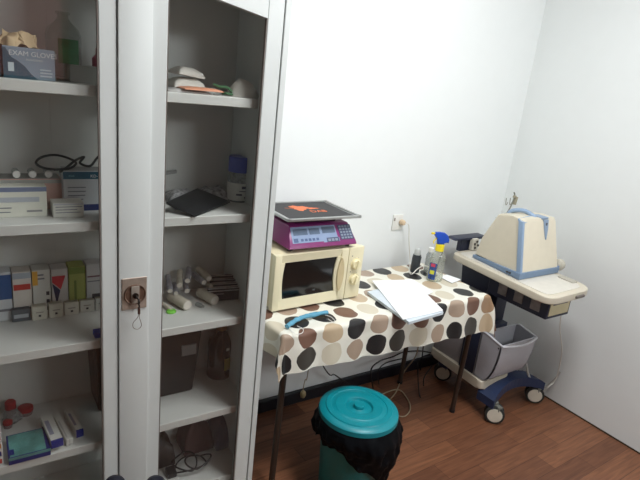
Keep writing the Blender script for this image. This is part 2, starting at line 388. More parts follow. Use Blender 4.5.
# --- second shelf, left
z = SZ[1]
x0, x1, y, zt = pxbox(-6, 47, 187, 217, z)
carton('carton', 'white medicine box with grey blue band at the left front of the second shelf', 'box', x0, x1, y, z, zt, .045, (216, 216, 204),
    prints=[(0, 1, .84, .99, (112, 122, 150)), (.05, .85, .5, .66, (176, 182, 190)), (.6, .9, .16, .22, (140, 140, 140))]+lines(.05, .35, (.16, .3), INK, .03))
px0, px1, py, pzt = pxbox(-8, 62, 179, 212, z, y+.065)
carton('carton', 'pale pink box lying behind the white box on the second shelf', 'box', px0, px1, py, z, pzt, .07, (206, 168, 156),
    prints=[(.0, 1, .86, .97, (170, 172, 166))], top=[(.02, .98, .03, .97, (150, 150, 146))])
for i, (px, pyy) in enumerate(((16, 172), (32, 173), (48, 173))):
    q = at_y(px, pyy, py+.02); zz = pzt+.001
    vl = thing('vial', ['white capped glass vial, leftmost of three lying on the pink box', 'white capped glass vial, middle of three lying on the pink box', 'white capped glass vial, rightmost of three lying on the pink box'][i], 'vial', (q.x, py+.03, zz), group='vials lying on the pink box')
    bm = BM(); add_lathe(bm, [(0, 0), (.0085, 0), (.0085, .009), (0, .009)], (q.x, py+.006, zz+.009), 20, axis=(0, 1, 0)); obj('cap', bm, mat('cap_white', (232, 232, 228), .4), vl)
    bm = BM(); add_lathe(bm, [(0, .009), (.006, .009), (.0085, .016), (.0085, .045), (0, .045)], (q.x, py+.006, zz+.009), 20, axis=(0, 1, 0)); obj('glass_body', bm, glass_mat('vial_glass', (.75, .78, .78), 1.5, haze=.1), vl)
x0, x1, y2, zt = pxbox(53, 84, 203, 217, z)
carton('carton', 'small flat white box in front of the thermometer box on the second shelf', 'box', x0, x1, y2, z, zt, .05, (214, 214, 206), prints=lines(.08, .95, (.3, .5, .7), INK, .05)+[(.03, .97, .86, .95, (180, 180, 190))])
x0, x1, y3, zt = pxbox(63.5, 104, 171, 208, z, y2+.055)
carton('carton', 'white box with teal header marked KD on the second shelf', 'box', x0, x1, y3, z, zt, .06, (196, 200, 204),
    prints=[(0, 1, .80, .98, (26, 86, 112)), (0, 1, 0, .16, (36, 50, 110))]+lines(.1, .55, (.28, .38, .48, .58), INK, .025),
    texts=[('KD-2', .78, .87, .0105, (225, 228, 230)), ('Kind', .2, .88, .007, (120, 180, 190))], top=[(.02, .98, .03, .97, (150, 152, 152))])
st = thing('stethoscope', 'coiled black tube lying on the boxes of the second shelf', 'stethoscope', (at_y(55, 165, y3+.02).x, y3+.02, zt+.002))
bm = BM(); cz = zt+.006
Yc = y3+.03
cc = [at_y(a, b_, Yc+dy) for a, b_, dy in ((36, 163, 0), (42, 157, .03), (55, 155, .045), (68, 158, .03), (76, 163, .0), (70, 168, -.02), (58, 169.5, -.025), (44, 168, -.02))]
base = min(c.z for c in cc)
add_tube(bm, cc, .0032, 8, closed=True)
obj('tube', bm, mat('rubber_black', (26, 26, 28), .45), st)
bm = BM(); add_tube(bm, [at_y(a, b_, Yc+dy) for a, b_, dy in ((60, 172, -.03), (66, 168, -.02), (76, 160, .0), (84, 157, .01), (80, 163, -.01), (90, 166, -.02), (97, 158, 0), (104, 152, .02))], .0032, 8); obj('tube', bm, mat('rubber_black', (0, 0, 0)), st)
bm = BM(); add_tube(bm, [at_y(a, b_, Yc) for a, b_ in ((60, 172), (62, 178))], .0025, 8); obj('metal_fitting', bm, mat('steel', (170, 172, 172), .3, .8), st)

# --- third shelf, left: two rows of medicine boxes
z = SZ[2]
front = [(12, 30.5, 309.5, 321.5, (84, 92, 98), 'dark grey medicine box at the left end of the front row on the third shelf'),
         (32, 47.5, 307, 320, (206, 204, 190), 'cream medicine box right of the dark grey one in the front row'),
         (49, 63.5, 304.5, 317.5, (212, 210, 196), 'white medicine box third from left in the front row of the third shelf'),
         (64.5, 79, 303, 315, (214, 212, 200), 'white medicine box fourth from left in the front row of the third shelf'),
         (80, 94.5, 300.5, 312, (206, 206, 198), 'plain white medicine box fifth from left in the front row of the third shelf'),
         (95.5, 108, 298, 310, (196, 196, 190), 'white medicine box at the right end of the front row, cut by the door frame')]
for i, (a, c, t, bt_, col, lab) in enumerate(front):
    x0, x1, y, zt = pxbox(a, c, t, bt_, z)
    dk = (60, 62, 66)
    carton('medicine_box', lab, 'box', x0, x1, y, z, zt, .075, col, group='small medicine boxes in the front row',
        prints=([(.1, .9, .3, .6, (176, 184, 190))] if i == 0 else [(.42, .58, .25, .4, dk), (.25, .75, .55, .62, (150, 146, 136))]),
        top=([(.05, .95, .05, .95, (62, 68, 74))] if i == 0 else [(.06, .94, .1, .95, (176, 172, 156)), (.35, .6, .4, .7, (120, 112, 84))]))
back = [(-12, 11.5, 273, (200, 204, 208), [(0, 1, .45, .95, (44, 84, 140)), (0, 1, .2, .25, INK)], 'white box with broad blue top band at the left end of the back row'),
        (12.5, 31.5, 272, (206, 200, 192), [(.05, .95, .62, .74, (190, 60, 50)), (0, 1, .86, .98, (160, 170, 180)), (.1, .9, .2, .24, (150, 90, 80))], 'white box with red stripe in the back row of the third shelf'),
        (32.5, 50.5, 270, (206, 206, 200), [(0, .3, .68, .98, (222, 170, 70)), (.74, .92, .45, .53, (50, 50, 56)), (.74, .92, .28, .36, (50, 50, 56)), (.74, .92, .12, .2, (50, 50, 56))]+lines(.3, .7, (.8, .88), INK), 'white box with orange corner in the back row of the third shelf'),
        (51.5, 68, 269, (212, 210, 208), [], 'white box with red and navy chevron in the back row of the third shelf'),
        (69, 85.5, 266.5, (168, 178, 96), [(.0, 1, .84, .98, (120, 146, 62)), (.3, .45, .25, .7, (110, 130, 60))], 'yellow green box in the back row of the third shelf'),
        (86.5, 104, 264, (204, 204, 206), [(.05, .9, .72, .75, (120, 80, 90)), (.05, .8, .62, .64, INK), (.3, .8, .1, .35, (80, 80, 86))], 'white box with dark print at the right end of the back row')]
Yb = 1.53
for i, (a, c, t, col, pr, lab) in enumerate(back):
    x0, x1, y, zt = pxbox(a, c, t, t+30, z, Yb)
    o = carton('medicine_box', lab, 'box', x0, x1, y, z, zt, .05, col, prints=pr, group='medicine boxes in the back row')
    if i == 3:
        bm = BM(); bm.from_mesh(o.data); w, h = x1-x0, zt-z
        add_prism(bm, [(.04*w, -.0003, .85*h), (.85*w, -.0003, .85*h), (.55*w, -.0003, .55*h), (.04*w, -.0003, .72*h)], (0, -.0004, 0), mi=1)
        add_prism(bm, [(.04*w, -.0003, .70*h), (.52*w, -.0003, .53*h), (.28*w, -.0003, .22*h)], (0, -.0004, 0), mi=2)
        bm.to_mesh(o.data); bm.free()
        o.data.materials.append(mat('chev_red', (206, 52, 66), .5)); o.data.materials.append(mat('chev_navy', (36, 40, 82), .5))
x0, x1, y, zt = pxbox(95, 106, 333, 341, z, 1.345)
carton('carton', 'small royal blue box at the front edge of the third shelf', 'box', x0, x1, y, z, zt, .03, (32, 52, 150))

# --- fourth shelf, left
z = SZ[3]
a = at_z(9, 466, z); c = at_z(51, 455, z)
w = c.x-a.x
teal = thing('glove_dispenser', 'flat teal printed box with navy edges near the front of the fourth shelf', 'box', (a.x, a.y-.0, z), math.atan2(c.y-a.y, w)*.5)
bm = BM(); add_box(bm, 0, w, 0, .10, 0, .022, .0012, 1); obj('box_body', bm, mat('navy_card', (30, 40, 112), .5), teal, world=False)
bm = BM(); add_box(bm, .004, w-.01, .003, .095, .022, .0232); add_box(bm, 0, w, -.0008, 0, .014, .022)
obj('printed_panel', bm, mat('teal_card', (86, 138, 134), .3, var=.35, nscale=24, coat=.4), teal, world=False)
bm = BM(); add_box(bm, .0, .014, .01, .032, .0232, .0238); add_box(bm, w-.010, w, .0, .10, .0226, .0240); bm.free()
for q in ((.0, .014, .01, .032), (w-.010, w, .0, .10)):
    bm = BM(); add_box(bm, q[0], q[1], q[2], q[3], .0229, .0240); obj('corner_patch', bm, mat('navy_card', (0, 0, 0)), teal, world=False)
def longbox(label, pxl, pxr, pyb, h, L_, rot, zz=z, band=True):
    a = at_z(pxl, pyb, zz); c = at_z(pxr, pyb, zz); w = c.x-a.x
    return carton('syringe_box', label, 'box', a.x, c.x, a.y, zz, zz+h, L_, (208, 208, 202),
        prints=([(0, 1, .0, .99, (34, 44, 128))] if band else [(.1, .9, .2, .25, INK), (.45, .55, .0, 1, (180, 180, 176))]), rz=rot, group='long slim boxes on the fourth shelf',
        top=[(.15, .5, .25, .8, (140, 142, 160)), (.0, 1, .0, .04, (34, 44, 128))] if band else [(.2, .4, .1, .8, (178, 178, 176))])
longbox('long white box lying lowest beside the teal box on the fourth shelf', 52, 65.5, 449.5, .013, .12, .10, band=False)
longbox('long white box with navy end lying on top beside the teal box', 51.5, 64.5, 449, .022, .125, .10, zz=z+.0135)
longbox('long plain white box in the middle of three slim boxes', 66.5, 74, 447, .022, .12, .12, band=False)
longbox('long white box with navy end, rightmost of the slim boxes', 76.5, 84.5, 438, .022, .115, .12)
for i in range(5):
    p = at_z(3.6, 464, z)
    carton('medicine_box', ['bottom', 'second lowest', 'middle', 'second highest', 'top'][i]+' white box of the stack at the left end of the fourth shelf', 'box', p.x-.09, p.x, p.y+.0005*i, z+i*.0225, z+i*.0225+.0215, .08, (208, 206, 202),
        prints=[(.8, .97, .2, .8, [(186, 60, 60), (40, 50, 120), (190, 120, 60), (186, 60, 60), (160, 60, 80)][i])], group='stacked boxes at the left of the fourth shelf')
for i, (px, pyy, rr, lab) in enumerate(((25, 403, .020, 'round red plastic pot behind the teal box'), (8, 388, .014, 'red cap pot leaning at the back of the fourth shelf'), (8, 421, .012, 'small red pot left of the teal box'))):
    p = at_z(px, pyy+6, z); y = min(p.y, 1.55)
    t_ = thing('specimen_pot', lab, 'pot', (p.x, y, z), group='red pots on the fourth shelf')
    h0 = [.022, .05, .02][i]
    bm = BM(); add_lathe(bm, [(0, 0), (rr*.9, 0), (rr, h0*.6), (0, h0*.6)], (0, 0, 0), 24); obj('pot', bm, glass_mat('pot_clear', (.8, .7, .7), 1.5, haze=.25, hazec=(220, 190, 190)), t_, world=False)
    bm = BM(); add_lathe(bm, [(0, h0*.6), (rr*1.05, h0*.6), (rr*1.05, h0), (rr*.8, h0*1.08), (0, h0*1.08)], (0, 0, 0), 24); obj('lid', bm, mat('red_plastic', (150, 40, 44), .4), t_, world=False)
bm = BM(); add_lathe(bm, [(0, 0), (.02, .0), (.026, .012), (.018, .03), (.004, .036), (0, .036)], (at_z(10, 408, z).x, 1.53, z), 20)
bmesh.ops.subdivide_edges(bm, edges=bm.edges[:], cuts=1); wobble(bm, .008, 60, 9, keep=lambda c: c.z < z+.001)
tag(center(obj('plastic_bag', bm, glass_mat('bag_clear', (.85, .86, .86), 1.45, .1, haze=.25), shade=60), (at_z(10, 408, z).x, 1.53, z)), 'crumpled clear plastic bag among the red pots', 'bag')

# --- top shelf, right
z = SZ[0]
def rag(name, label, cat, x0, x1, y0, y1, z0, z1, m, seed, amp=.006, nx=16, ny=12, edge=.25):
    bm = BM(); g1 = []; g0 = []
    for i in range(nx+1):
        ra, rb = [], []
        for j in range(ny+1):
            u, v = i/nx, j/ny
            x = x0+(x1-x0)*u; y = y0+(y1-y0)*v
            prof = min(1, min(u, 1-u, v, 1-v)/edge)**.5
            n_ = noise.noise(V((x*40+seed, y*40, seed)))
            ra.append(bm.verts.new((x+.3*amp*n_, y, z0+.001+(z1-z0-.001)*(.25+.75*prof)+amp*n_*prof))); rb.append(bm.verts.new((x, y, z0+.0003)))
        g1.append(ra); g0.append(rb)
    for i in range(nx):
        for j in range(ny):
            bm.faces.new((g1[i][j], g1[i+1][j], g1[i+1][j+1], g1[i][j+1])); bm.faces.new((g0[i][j], g0[i][j+1], g0[i+1][j+1], g0[i+1][j]))
    for i in range(nx):
        bm.faces.new((g0[i][0], g0[i+1][0], g1[i+1][0], g1[i][0])); bm.faces.new((g0[i+1][ny], g0[i][ny], g1[i][ny], g1[i+1][ny]))
    for j in range(ny):
        bm.faces.new((g0[0][j+1], g0[0][j], g1[0][j], g1[0][j+1])); bm.faces.new((g0[nx][j], g0[nx][j+1], g1[nx][j+1], g1[nx][j]))
    o = obj(name, bm, m, shade=70); center(o, ((x0+x1)/2, (y0+y1)/2, z0))
    return tag(o, label, cat) if label else o
gz = mat('gauze', (222, 220, 212), .85, bump=.15, nscale=150)
X = lambda px, py, Y: at_y(px, py, Y).x
rag('sachet', 'flat grey white sachet lying lowest on the top right shelf', 'sachet', X(168, 90, 1.37), X(212, 90, 1.37), 1.365, 1.45, z, z+.008, mat('sachet_grey', (176, 174, 172), .5), 1, .002)
rag('sachet', 'orange brown flat sachet at the front of the top right shelf', 'sachet', X(184, 90, 1.36), X(223, 90, 1.36), 1.352, 1.42, z+.0085, z+.016, mat('sachet_orange', (206, 140, 108), .55, var=.15, nscale=40), 2, .002)
gp = rag('gauze_pack', 'lower folded white gauze pack on the top right shelf', 'gauze', X(173, 80, 1.44), X(204, 80, 1.44), 1.425, 1.51, z+.0085, z+.034, gz, 4, .004); 
rag('gauze_pack', 'upper folded white gauze pack on the top right shelf', 'gauze', X(176, 72, 1.44), X(203, 72, 1.44), 1.43, 1.50, z+.040, z+.062, gz, 7, .004).rotation_euler = (0, .10, .12)
mk = thing('face_mask', 'white cup shaped mask with green strap on the top right shelf', 'mask', (X(243, 90, 1.40), 1.40, z))
bm = BM(); add_lathe(bm, [(0, .048), (.012, .047), (.026, .038), (.036, .022), (.042, .006), (.043, 0), (.040, 0), (0, .0)], (0, 0, 0), 32, sx=1.05, sy=.8); wobble(bm, .006, 35, 4, keep=lambda c: c.z < .001)
obj('mask_shell', bm, gz, mk, world=False, shade=60)
bm = BM()
for k_, (u, v) in enumerate(((-.006, .030), (-.006, .022), (.004, .018))): add_box(bm, u-.010, u+.012-.006*(k_ > 0), -.030-.001*k_, -.0285, v, v+.0018)
bm.free()
bm = BM(); add_tube(bm, [(-.036, -.01, .008), (-.052, -.012, .022), (-.072, -.004, .022), (-.084, .01, .026)], .0035, 8); add_tube(bm, [(-.034, -.014, .004), (-.056, -.02, .007), (-.06, .0, .004)], .003, 8)
obj('strap', bm, mat('strap_green', (82, 132, 92), .7), mk, world=False)
rag('sachet', 'small white sachet under the green mask strap', 'sachet', X(208, 84, 1.40), X(226, 84, 1.40), 1.43, 1.49, z, z+.014, mat('sachet_white', (196, 200, 196), .5), 11, .003)

# --- second shelf, right
z = SZ[1]
# black folder leaning on a low pack
P4 = [at_z(166, 202, z+.030), at_z(197.5, 188, z+.040), at_z(230, 201, z+.012), at_z(194, 215.5, z+.006)]
P4[1].y = min(P4[1].y, 1.555)
bm = BM(); add_hull(bm, [p.copy() for p in P4]+[p-V((0, 0, .006)) for p in P4], [(0, 3, 2, 1), (4, 5, 6, 7), (0, 1, 5, 4), (1, 2, 6, 5), (2, 3, 7, 6), (3, 0, 4, 7)], .0012, 2)
tag(center(obj('black_folder', bm, mat('folder_black', (16, 18, 21), .5, var=.2)), ((P4[0]+P4[2])/2-V((0, 0, .02)))), 'black flat folder lying slanted on the second right shelf', 'folder')
bw = mat('pack_pattern', (150, 150, 152), .5, var=.75, nscale=70)
rag('blister_pack', 'black and white printed pack behind the black folder', 'pack', X(168, 192, 1.5), X(198, 192, 1.5), 1.47, 1.56, z, z+.03, bw, 5, .006)
rag('blister_pack', 'black and white printed pack between folder and blue capped bottle', 'pack', X(203, 190, 1.5), X(232, 190, 1.5), 1.50, 1.57, z, z+.034, bw, 6, .008)
rag('blister_pack', 'crumpled dark pack under the front of the black folder', 'pack', X(172, 203, 1.44), X(205, 203, 1.44), 1.415, 1.465, z, z+.007, bw, 8, .001)
bm = BM(); p = at_y(168, 174, 1.5); q = at_y(179, 170, 1.5)
add_hull(bm, [(p.x, 1.49, z+.04), (q.x, 1.49, z+.045), (q.x, 1.51, z+.045), (p.x, 1.51, z+.04)]+[(p.x, 1.49, p.z+.006), (q.x, 1.49, q.z+.001), (q.x, 1.51, q.z+.001), (p.x, 1.51, p.z+.006)], [(0, 1, 2, 3), (7, 6, 5, 4), (0, 4, 5, 1), (1, 5, 6, 2), (2, 6, 7, 3), (3, 7, 4, 0)], .001, 1)
bm.free()
cl = thing('metal_clamp', 'grey metal clamp standing behind the black folder', 'clamp', (p.x, 1.52, z+.001))
bm = BM(); add_tube(bm, [(p.x-.01, 1.52, z+.001), (p.x-.008, 1.52, z+.05), (p.x-.004, 1.52, p.z)], .0035, 8); obj('handle', bm, mat('steel', (0, 0, 0)), cl)
bm = BM(); add_box(bm, p.x-.01, q.x, 1.512, 1.528, p.z-.004, p.z+.006, .002, 1, ry=-.18); obj('jaw', bm, mat('steel', (0, 0, 0)), cl)
# bottle with blue cap
Yb = at_z(239, 203, z).y; r = (X(250.5, 190, Yb)-X(229, 190, Yb))/2; xc = X(238.6, 190, Yb+r); H = at_y(240, 156, Yb+r).z-z
bt = thing('pill_bottle', 'clear bottle with big blue cap and white label on the second right shelf', 'bottle', (xc, Yb+r, z)); Yb += r
bm = BM(); add_lathe(bm, [(0, 0), (r*.93, 0), (r, .004), (r, H*.42), (r*.97, H*.47), (r*.9, H*.62), (r*.86, H*.67), (0, H*.67)], (0, 0, 0), 40); obj('bottle_body', bm, glass_mat('bottle_frost', (.82, .84, .83), 1.45, .15, haze=.35), bt, world=False)
bm = BM(); add_lathe(bm, [(r*1.004, H*.04), (r*1.012, H*.05), (r*1.012, H*.42), (r*1.004, H*.43)], (0, 0, 0), 40); lb = obj('label', bm, mat('label_white', (220, 220, 214), .5), bt, world=False)
bm = BM()
def curved(bm, a0, a1, z0, z1, rr, n=8):
    vs = [[bm.verts.new((rr*math.cos(a0+(a1-a0)*i/n), rr*math.sin(a0+(a1-a0)*i/n), zz)) for zz in (z0, z1)] for i in range(n+1)]
    for i in range(n): bm.faces.new((vs[i][0], vs[i+1][0], vs[i+1][1], vs[i][1]))
for a0, a1, v0, v1 in ((-1.75, -1.3, .31, .37), (-1.95, -1.2, .25, .265), (-2.2, -1.7, .16, .2), (-1.5, -.9, .10, .13), (-1.3, -.8, .2, .21)): curved(bm, a0, a1, H*v0, H*v1, r*1.018)
obj('print', bm, mat('print_navy', (60, 60, 84), .5), lb, world=False)
bm = BM(); add_lathe(bm, [(0, H*.66), (r*.99, H*.66), (r*1.0, H*.68), (r*.99, H*.97), (r*.92, H), (0, H)], (0, 0, 0), 40)
obj('cap', bm, mat('cap_blue', (52, 70, 176), .35), bt, world=False)

# --- third shelf, right: rolls and tubes
z = SZ[2]
rollm = mat('roll_cream', (202, 196, 180), .6, var=.10, nscale=60); rollend = mat('roll_end', (222, 216, 206), .6)
def roll(name, label, a, b_, rad, m, group, endm=rollend, zz=None):
    """lying cylinder from a (far) to b_ (near); points at axis"""
    A, B = V(a), V(b_); d = (B-A)
    t = thing(name, label, 'roll', ((A.x+B.x)/2, (A.y+B.y)/2, (A.z+B.z)/2-rad), group=group)
    bm = BM(); L_ = d.length
    add_lathe(bm, [(0, 0), (rad*.8, 0), (rad, .002), (rad, L_-.003), (rad*.94, L_), (rad*.9, L_), (rad*.9, L_-.001), (0, L_-.001)], A, 24, axis=d); obj('wrapping', bm, m, t)
    bm = BM(); add_lathe(bm, [(0, 0), (rad*.86, 0), (rad*.80, .0012), (rad*.3, .0006), (0, .0006)], A+d*((L_-.0006)/L_), 24, axis=d); obj('end', bm, endm, t)
def rp(pxa, pya, pxb, pyb, rad, lift=0):
    B = at_z(pxb, pyb, z+rad+lift); A = at_z(pxa, pya, z+rad+lift)
    if A.y > 1.57: A = B+(A-B)*((1.57-B.y)/(A.y-B.y))
    return A, B
G3 = 'rolled bandages and tubes on the third right shelf'
A, B = rp(171, 296, 187.5, 305.5, .0165); roll('bandage_roll', 'thick cream bandage roll lying at the left front of the third right shelf', A, B, .0165, rollm, G3)
A, B = rp(200, 292, 215, 300.5, .0165); roll('bandage_roll', 'thick cream bandage roll lying at the centre of the third right shelf', A, B, .0165, rollm, G3)
greyr = mat('roll_grey', (160, 160, 166), .5, var=.3, nscale=80)
small = [(158, 279, 161, 293, .009, 'slim grey tube at the far left of the tube pile'),
         (168, 276, 170, 291, .009, 'slim grey tube second from left in the tube pile'),
         (180, 271, 179.5, 285.5, .0095, 'slim white tube standing out above the left bandage roll'),
         (189, 268.5, 187.5, 281, .0095, 'slim grey white tube near the top of the tube pile'),
         (198, 269, 209, 278.5, .0105, 'slim white tube on top of the tube pile pointing right'),
         (193, 274, 204, 282.5, .0095, 'slim grey tube just under the topmost one'),
         (184, 281, 187, 291, .009, 'slim dark grey tube between the two bandage rolls'),
         (174, 284, 176, 293.5, .008, 'slim grey tube lying low behind the left bandage roll'),
         (203, 281, 211, 286.5, .008, 'short white tube behind the central bandage roll')]
for a, b_, c, d, rr, lab in small:
    B = at_y(c, d, 1.485); A = at_y(a, b_, 1.56)
    for q in (A, B): q.z = max(q.z, z+rr+.0005)
    roll('medicine_tube', lab, A, B, rr, greyr if 'grey' in lab else rollm, G3)
A, B = rp(162, 303, 172, 311, .006); roll('medicine_tube', 'thin cream tube with green cap at the front left of the third right shelf', A, B, .006, rollm, G3, mat('cap_green', (110, 190, 60), .5))
p = at_z(171.5, 313, z); bm = BM(); add_lathe(bm, [(0, 0), (.012, 0), (.013, .004), (.010, .009), (0, .011)], (p.x, p.y+.004, z), 20, sx=1.2)
tag(center(obj('green_cap', bm, mat('cap_green', (0, 0, 0))), (p.x, p.y+.004, z)), 'bright green cap at the front left of the third right shelf', 'cap')
p = at_z(196, 306, z); bm = BM(); add_lathe(bm, [(0, 0), (.006, 0), (.007, .004), (.007, .02), (.004, .024), (.004, .03), (0, .03)], (p.x, p.y, z+.007), 20, axis=(.6, -1, 0))
tag(center(obj('ampoule', bm, glass_mat('vial_glass'), shade=40), (p.x, p.y, z)), 'tiny clear ampoule lying between the two bandage rolls', 'ampoule')
# dark striped packs at the right
for i in range(4):
    a = at_z(212+3*i, 284-.5*i, z); yy = 1.47+.018*i
    carton('striped_pack', ['frontmost', 'second', 'third', 'rearmost'][i]+' of the dark packs with white stripes at the right of the third shelf', 'pack', X(209, 280, yy)+.003*i, X(238-1.5*i, 280, yy), yy, z, z+.042+.007*i, .016, (42, 44, 50),
        prints=[(.0, 1, .80, .88, (190, 190, 190)), (.05, .5, .55, .62, (170, 170, 172))], top=[(0, 1, .1, .35, (196, 196, 196)), (.0, .6, .6, .8, (160, 160, 164))], group='dark striped packs on the third right shelf', rz=-.15)
x0, x1, y, zt = pxbox(225, 241.5, 289, 297.5, z)
carton('carton', 'small grey white box in front of the dark striped packs', 'box', x0, x1, y, z, zt, .028, (192, 184, 178), prints=[(.38, .44, .1, .8, (70, 66, 66))])
p = at_z(228, 291, z); bm = BM(); add_lathe(bm, [(0, 0), (.0085, 0), (.0085, .008), (.008, .014), (0, .014)], (0, 0, 0), 20)
o = obj('pill_jar', bm, mat('label_white', (0, 0, 0))); o.location = ((x0+.4*(x1-x0)), y+.014, zt+.0005); tag(o, 'tiny white jar standing on the small grey white box', 'jar')

# --- fourth shelf, right
z = SZ[3]
a = at_z(160, 399, z); c = at_z(195, 389.5, z)
x1 = c.x+.004; x0 = X(92, 380, a.y+.03); yk = (a.y+c.y)/2
ca = thing('black_case', 'dark brown black instrument case with grey label on the fourth shelf', 'case', ((x0+x1)/2, yk+.06, z))
bm = BM(); add_hull(bm, [(x0+.012, yk, z), (x1-.012, yk, z), (x1-.012, yk+.12, z), (x0+.012, yk+.12, z), (x0, yk-.006, z+.245), (x1+.012, yk-.006, z+.245), (x1+.012, yk+.125, z+.245), (x0, yk+.125, z+.245)], [(0, 3, 2, 1), (4, 5, 6, 7), (0, 1, 5, 4), (1, 2, 6, 5), (2, 3, 7, 6), (3, 0, 4, 7)], .012, 3)
obj('case_body', bm, mat('case_black', (26, 21, 20), .45, var=.15), ca)
bm = BM(); l0 = at_y(181, 350, yk); l1 = at_y(195.5, 346, yk); add_box(bm, l0.x, l1.x, yk-.0085, yk-.001, l1.z-.024, l1.z+.013, .0006, 1); obj('label', bm, mat('label_grey', (108, 106, 104), .5), ca)
Yb = at_z(220, 377, z).y+.02; xc = X(220, 355, Yb); r = (X(232, 355, Yb)-X(209, 355, Yb))/2; H = at_y(219, 322, Yb).z-z
bt = thing('brown_bottle', 'brown glass bottle with yellow label beside the black case', 'bottle', (xc, Yb, z))
bm = BM(); add_lathe(bm, [(0, 0), (r*.94, 0), (r, .004), (r, H*.60), (r*.92, H*.68), (r*.45, H*.80), (r*.36, H*.84), (r*.36, H*.88), (0, H*.88)], (0, 0, 0), 40); obj('bottle_body', bm, mat('amber', (46, 22, 12), .2, coat=.1), bt, world=False)
bm = BM(); add_lathe(bm, [(0, H*.87), (r*.46, H*.87), (r*.46, H), (0, H)], (0, 0, 0), 28); obj('cap', bm, mat('cap_tan', (150, 110, 70), .5), bt, world=False)
bm = BM(); curved(bm, -1.6, -.75, H*.18, H*.40, r*1.01, 10); obj('label', bm, mat('label_yellow', (176, 158, 70), .5), bt, world=False)
bm = BM(); curved(bm, -1.5, -1.2, H*.55, H*.60, r*1.01, 4); obj('label', bm, mat('label_white', (0, 0, 0)), bt, world=False)

# --- bottom shelf
z = SZ[4]
blk = mat('rubber_black', (0, 0, 0))
p = at_z(192, 470, z)
cb = thing('coiled_cable', 'coil of thin black cable on the bottom shelf behind the right door', 'cable', (p.x, p.y, z))
bm = BM()
for k_, (cx_, cy_, rx_, ry_) in enumerate(((0, .01, .055, .035), (-.02, .02, .04, .045), (.02, .0, .045, .03))):
    add_tube(bm, [(p.x+cx_+rx_*math.cos(t*PI/5), p.y+cy_+ry_*math.sin(t*PI/5), z+.004+.009*k_+.02*abs(math.sin(t*PI/5+k_))) for t in range(10)], .0028, 7, closed=True)
obj('cord', bm, blk, cb)
bm = BM(); add_box(bm, p.x-.085, p.x-.055, p.y-.01, p.y+.03, z+.001, z+.02, .004); obj('plug', bm, blk, cb)
x0, x1 = X(183, 450, 1.5), X(232, 450, 1.5)
rag('plastic_bag', 'slumped dull pink bag at the back of the bottom shelf', 'bag', x0, (x0+x1)/2+.01, 1.48, 1.575, z, z+.12, mat('bag_pink', (80, 50, 48), .6), 21, .02, edge=.4)
rag('plastic_bag', 'slumped dull blue bag at the back of the bottom shelf', 'bag', (x0+x1)/2+.015, x1, 1.46, 1.575, z, z+.10, mat('bag_blue', (66, 66, 92), .5), 25, .02, edge=.4)
rag('plastic_bag', 'dark bag at the left of the coiled cable on the bottom shelf', 'bag', X(163, 450, 1.5)-.08, X(163, 450, 1.5)+.03, 1.46, 1.575, z, z+.11, mat('bag_dark', (40, 34, 32), .5), 29, .02, edge=.4)

# dark boots in front of the cabinet
for i, px in enumerate((115, 156)):
    Yt = 1.14; q = at_y(px, 481, Yt)
    bo = thing('boot', ['dark navy round topped boot below the left cabinet door edge', 'dark navy round topped boot below the right cabinet door stile'][i], 'boot', (q.x, Yt, 0), group='pair of dark boots at the foot of the cabinet')
    bm = BM()
    rows = [(.0, .036, .085, -.03), (.02, .037, .086, -.03), (.05, .034, .070, -.022), (.08, .031, .045, -.004), (.11, .029, .036, 0), (q.z-.02, .028, .034, 0), (q.z-.006, .024, .030, 0), (q.z, .012, .016, 0)]
    add_lathe(bm, [(0, 0)]+[(1, h_) for h_, *_ in rows]+[(0, q.z+.001)], (0, 0, 0), 28)
    for v in bm.verts:
        hh = v.co.z
        for (h_, rx_, ry_, oy) in rows:
            if abs(hh-h_) < 1e-5 and (abs(v.co.x)+abs(v.co.y)) > .01: v.co.x *= rx_; v.co.y = v.co.y*ry_+oy; break
    obj('upper', bm, mat('boot_navy', (22, 24, 38), .5), bo, world=False, shade=60)
    bm = BM(); add_lathe(bm, [(0, 0), (1, 0), (1, .012), (0, .012)], (0, 0, 0), 28)
    for v in bm.verts: v.co.x *= .039; v.co.y = v.co.y*.089-.03
    obj('sole', bm, mat('sole_black', (16, 16, 18), .6), bo, world=False)

# ================================================================== TABLE
TX0, TX1, TY0, TY1, TZ = .820, 1.832, 1.322, 1.735, .65
tb = thing('folding_table', 'long narrow table on thin brown metal legs under the dotted cloth', 'table', ((TX0+TX1)/2, (TY0+TY1)/2, 0))
bm = BM(); add_box(bm, TX0+.004, TX1-.004, TY0+.004, TY1, TZ-.026, TZ-.0015, .004); obj('tabletop', bm, mat('board', (170, 160, 146), .6), tb)
legm = mat('leg_brown', (66, 54, 46), .4, .3)
for (xt, yt, xb, yb) in ((.850, 1.345, .852, 1.362), (1.800, 1.350, 1.862, 1.405), (.855, 1.70, .855, 1.715), (1.795, 1.70, 1.790, 1.705)):
    bm = BM(); add_tube(bm, [(xt, yt, TZ-.026), (xb, yb, .012)], .0115, 14, smooth=False); l_ = obj('leg', bm, legm, tb)
    bm = BM(); add_tube(bm, [(xb, yb, .014), (xb, yb, .0)], .0135, 14, smooth=False); obj('foot_cap', bm, blk, l_)
bm = BM(); add_box(bm, TX0+.02, TX1-.02, TY1-.03, TY1-.012, TZ-.06, TZ-.026); obj('rear_rail', bm, legm, tb)

